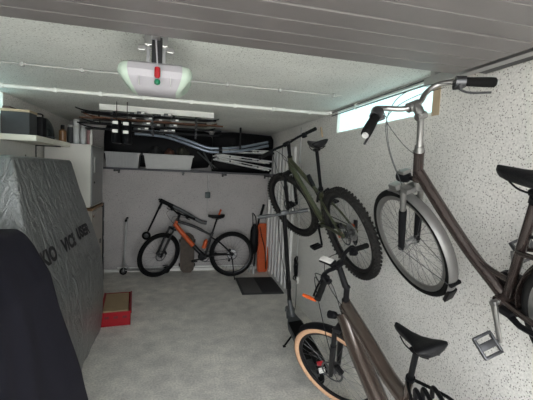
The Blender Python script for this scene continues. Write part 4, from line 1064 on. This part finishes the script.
# long black roof box stored above the bins, resting on shelf uprights; enlarged as dark backing
R_ = empty('roof_box', 'long black roof box stored behind the bins under the ceiling', 'roof box', (-.35, YB - .13, zs))
secs = []
for x, s in ((-.74, .7), (-.71, .95), (-.5, 1), (.55, 1), (.84, .9), (.90, .6)):
    secs.append([(x, .1 * math.cos(a) * 1.05 * s, .345 + .345 * math.sin(a) * s * .93) for a in [2 * PI * i / 20 for i in range(20)]])
MB().loft(secs).build('shell', 'skiblack', R_, smooth=50)
MB().bx(-.5, -.4, -.08, .08, 0, .12, .01).bx(.4, .5, -.08, .08, 0, .12, .01).build('foot', 'black', R_, smooth=0)
b = MB(); secs = []
Dn = empty('holdall', 'large black holdall bag at the right end of the back shelf', 'bag', (1.08, YB - .12, zs))  # bag enlarged up to the ceiling as dark backing behind the chairs
secs = []
for x, s in ((-.52, .8), (-.49, .97), (-.2, 1.02), (.2, 1.0), (.46, .98), (.50, .8)):
    secs.append([(x, .1 * max(-1, min(1, 1.3 * math.cos(a))) * s, .325 + .325 * max(-1, min(1, 1.25 * math.sin(a))) * (s if math.sin(a) > 0 else 1)) for a in [2 * PI * i / 24 for i in range(24)]])
MB().loft(secs).build('bag_body', 'skiblack', Dn, smooth=50)
for x in (-.15, .15): MB().tube(spline([(x, -.10, .3), (x, -.112, .5), (x, -.06, .56), (x, 0, .56)], 4), .012, 6, flat=.5).build('strap', 'black', Dn)
# curved blue-grey tubes
for dz, dy, lab in ((0, 0, 'upper blue-grey bent tube lying over the back shelf'), (-.055, -.04, 'lower blue-grey bent tube lying over the back shelf')):
    pts = [(-.60, 5.62 + dy, 2.255 + dz), (-.19, 5.58 + dy, 2.235 + dz), (.17, 5.52 + dy, 2.135 + dz), (.42, 5.50 + dy, 2.06 + dz), (.60, 5.50 + dy, 2.055 + dz), (.92, 5.52 + dy, 2.09 + dz), (1.38, 5.60 + dy, 2.20 + dz)]
    o = MB().tube(spline(pts, 6), .021, 12).build('bent_tube', 'bluegrey'); tag(o, lab, 'tube')
    MB().tube([pts[0], (pts[0][0] - .03, pts[0][1], pts[0][2])], .023, 10).build('end_cap', 'black', o)
    MB().tube([pts[-1], (pts[-1][0] + .03, pts[-1][1], pts[-1][2] + .005)], .023, 10).build('end_cap', 'black', o)
    MB().tube([pts[4], (pts[4][0] + .05, pts[4][1], pts[4][2] + .004)], .025, 10).build('joint_sleeve', 'black', o)
    # strap up to the ceiling
    for i in (1, 5):
        MB().bx(pts[i][0] - .012, pts[i][0] + .012, pts[i][1] - .003, pts[i][1] + .003, pts[i][2], ZC - .025).build('hanging_strap', 'black', o, smooth=0)
# folded aluminium chair frames
for k, (zz, tilt, yy, lab) in enumerate(((1.83, 9, 5.66, 'folded aluminium chair frame lowest in the stack on the back shelf'), (1.915, 5, 5.68, 'folded aluminium chair frame in the middle of the stack on the back shelf'), (2.03, -1, 5.70, 'folded aluminium chair frame topmost of the stack on the back shelf'))):
    F_ = empty('folding_chair', lab, 'chair', (1.0, yy + .02, zz), Matrix.Rotation(math.radians(tilt), 3, 'Y'), 'folded chairs on the back shelf')
    for j, (dz, l0, l1) in enumerate(((0, -.40, .40), (.030, -.36, .44))):
        b = MB().tube(spline([(l0, 0, dz), (l0 + .02, .0, dz), (l1 - .02, 0, dz), (l1, .02, dz), (l1, .24, dz), (l1 - .02, .26, dz), (l0 + .02, .26, dz), (l0, .24, dz)], 3, closed=True), .0115, 8, closed=True)
        b.build('tube_frame', 'chairalu', F_)
    for hx in (-.2, .25): MB().tube([(hx, 0, .0), (hx, 0, .03)], .013, 8).build('hinge', 'black', F_)
    MB().bx(-.02, .16, -.012, .005, .004, .028, .004).bx(-.05, .28, .02, .24, .012, .018, .002).build('fabric_seat', 'black', F_, smooth=0)
# loose poles lying left of the chair stack
for k, (x0, z0, x1, z1, lab) in enumerate(((.30, 2.0, .62, 1.74, 'dark metal tube lying steeply left of the chair stack, upper end nearer the bin'), (.40, 2.0, .56, 1.72, 'dark metal tube beside the chair stack, the steeper one of two'))):
    o = MB().tube([(x0, 5.78 + .03 * k, z0), (x1, 5.80 + .03 * k, z1)], .012, 8).build('metal_tube', 'greypaint'); tag(o, lab, 'tube')
    MB().tube([(x1, 5.80 + .03 * k, z1), lerp((x1, 5.80 + .03 * k, z1), (x0, 5.78 + .03 * k, z0), .1)], .015, 8).build('rubber_foot', 'black', o)
# ski rack under the ceiling
zr = ZC - .025
Rk = empty('ski_rack', 'white beam with black arms fixed under the ceiling holding the skis', 'rack', (-.22, 4.28, zr))
MB().bx(-.60, .62, -.03, .03, -.062, .004, .003).build('beam', 'white', Rk, smooth=0)
AX = (-.46, -.05, .42)
for x in AX:
    b = MB().bx(x - .012, x + .012, .05, .075, -.30, 0, .003).bx(x - .02, x + .02, -.02, .09, -.012, 0)
    for z in (-.105, -.16, -.215, -.27): b.bx(x - .010, x + .010, -.12, .06, z - .012, z, .002).bx(x - .010, x + .010, -.125, -.11, z - .012, z + .012, .002)
    b.build('arm', 'darkmetal', Rk, smooth=0)
def ski(label, x0, x1, y, z, m, tipx):
    K = empty('ski', label, 'ski', ((x0 + x1) / 2, y, z), None, 'skis on the ceiling rack')
    L = x1 - x0; secs = []
    for i in range(21):
        t = i / 20; x = -L / 2 + L * t; e = t if tipx > 0 else 1 - t
        w = .040 * (1 - max(0, (e - .93) / .07) ** 2 * .8) * (1 - max(0, (.03 - e) / .03) * .4) * (1 - .18 * math.sin(PI * min(1, e / .9)))
        zz = .035 * max(0, (e - .88) / .12) ** 2
        secs.append([(x, -w, zz), (x, w, zz), (x, w, zz + .012), (x, -w, zz + .012)])
    MB().loft(secs).build('ski_body', m, K, smooth=30)
    for x, nm in ((.08, 'toe_binding'), (-.20, 'heel_binding')):
        x = x * tipx
        MB().box((x, 0, .028), (.085, .055, .034), None, .006).build(nm, 'greypaint', K)
        MB().box((x + .02, -.024, .034), (.035, .012, .016), None, .003).build('binding_clip', 'white', K)
n_ = 0
rows = ((-.105, 'skiblack', 'top'), (-.16, 'skibrown', 'second'), (-.215, 'skiblack', 'third'), (-.27, 'skiblack', 'lowest'))
for dz, m, w in rows:
    for y, wh in ((4.20, 'nearer'), (4.29, 'farther')):
        sh = .05 * ((n_ * 7) % 5 - 2)
        ski(f'{"brown" if m == "skibrown" else "black"} ski on the {w} rack level, the {wh} of its pair', -1.0 + sh * .4, .46 + sh * .4, y, zr + dz + .001, m, 1 if n_ % 2 else -1)
        n_ += 1
# ski poles lying behind the rack
for k, lab in enumerate(('black ski pole lying over the rack, left end lower', 'black ski pole lying over the rack, right end lower')):
    z = ZC - .14 - .02 * k
    K = empty('ski_pole', lab, 'ski pole', (-.3, 4.40 + .05 * k, z), Matrix.Rotation(math.radians(2 - 4 * k), 3, 'Y'))
    MB().tube([(-.62, 0, 0), (.5, 0, 0)], .008, 8).build('shaft', 'darkalu', K)
    MB().tube([(.5, 0, 0), (.63, 0, 0)], .016, 10).build('grip', 'black', K)
    MB().lathe([(.01, -.004), (.042, -.002), (.042, .002), (.01, .004)], (-.55, 0, 0), 'X', 14).build('snow_basket', 'black', K)
    for x in (-.2, .25): MB().bx(x - .01, x + .01, -.002, .002, 0, ZC - .025 - z - x * math.sin(math.radians(-(2 - 4 * k)))).build('hanging_strap', 'black', K, smooth=0)
# white boot buckles seen under the skis at the left
for k, (x, z) in enumerate(((-.605, 2.185), (-.505, 2.18))):
    S2 = empty('ski_boot', f'black ski boot with white buckles under the rack, {"left" if k == 0 else "right"} of its pair', 'boot', (x, 3.99, z - .20), None, 'ski boots under the rack')
    secs = []
    for zz, y0, y1, w in ((-.04, -.10, .14, .045), (-.02, -.10, .15, .05), (.04, -.09, .13, .048), (.08, -.07, .08, .048), (.16, -.07, .07, .048), (.19, -.06, .07, .046)):
        secs.append([(w * math.cos(a) * .95, (y0 + y1) / 2 + (y1 - y0) / 2 * math.sin(a), zz + .02) for a in [2 * PI * i / 16 for i in range(16)]])
    MB().loft(secs).build('shell', 'skiblack', S2, smooth=50)
    MB().bx(-.004, .004, -.002, .002, .19, ZC - .025 - (z - .20)).build('hanging_strap', 'black', S2, smooth=0)
    for zz in (.095, .178): MB().box((-.0, -.085, zz), (.052, .02, .03), None, .004).build('buckle', 'white', S2, smooth=0)

# ------------------------------------------------------------------ light, sky, camera
w = bpy.data.worlds.new('sky'); C.world = w; w.use_nodes = True
bg = w.node_tree.nodes['Background']; bg.inputs['Color'].default_value = (.93, .97, 1.0, 1); bg.inputs['Strength'].default_value = 4.0
sl_ = bpy.data.lights.new('sun', 'SUN'); sl_.energy = 13.0; sl_.angle = .01; sl_.color = (1, .95, .87)
so = bpy.data.objects.new('sun', sl_); COL.objects.link(so); so.rotation_euler = V((.25, -.62, -1)).to_track_quat('-Z', 'Y').to_euler()
l = bpy.data.lights.new('door_opening_portal', 'AREA'); l.shape = 'RECTANGLE'; l.size = 3.0; l.size_y = 2.2; l.cycles.is_portal = True
lo = bpy.data.objects.new('door_opening_portal', l); COL.objects.link(lo); lo.location = (0, YF - .21, 1.1); lo.rotation_euler = (PI / 2, 0, 0)

cam = bpy.data.cameras.new('camera'); co = bpy.data.objects.new('camera', cam); COL.objects.link(co); C.camera = co
cam.sensor_width = 36; cam.lens = 363 / 533 * 36; cam.clip_start = .05
rx = V((.97014377, -.23846051, .04424543)); dn = V((.02380584, -.08792399, -.99584269)); fw_ = V((.24135939, .96716387, -.07962216))
m4 = Matrix.Identity(4)
for i in range(3): m4[i][0] = rx[i]; m4[i][1] = -dn[i]; m4[i][2] = -fw_[i]
m4.translation = V((0, 0, 1.75)); co.matrix_world = m4

vs = C.view_settings
C.display_settings.display_device = 'sRGB'
vs.view_transform = 'Standard'; vs.look = 'None'; vs.gamma = 1; vs.use_curve_mapping = False; vs.exposure = 1.15
C.cycles.use_denoising = True
C.cycles.max_bounces = 10; C.cycles.diffuse_bounces = 7
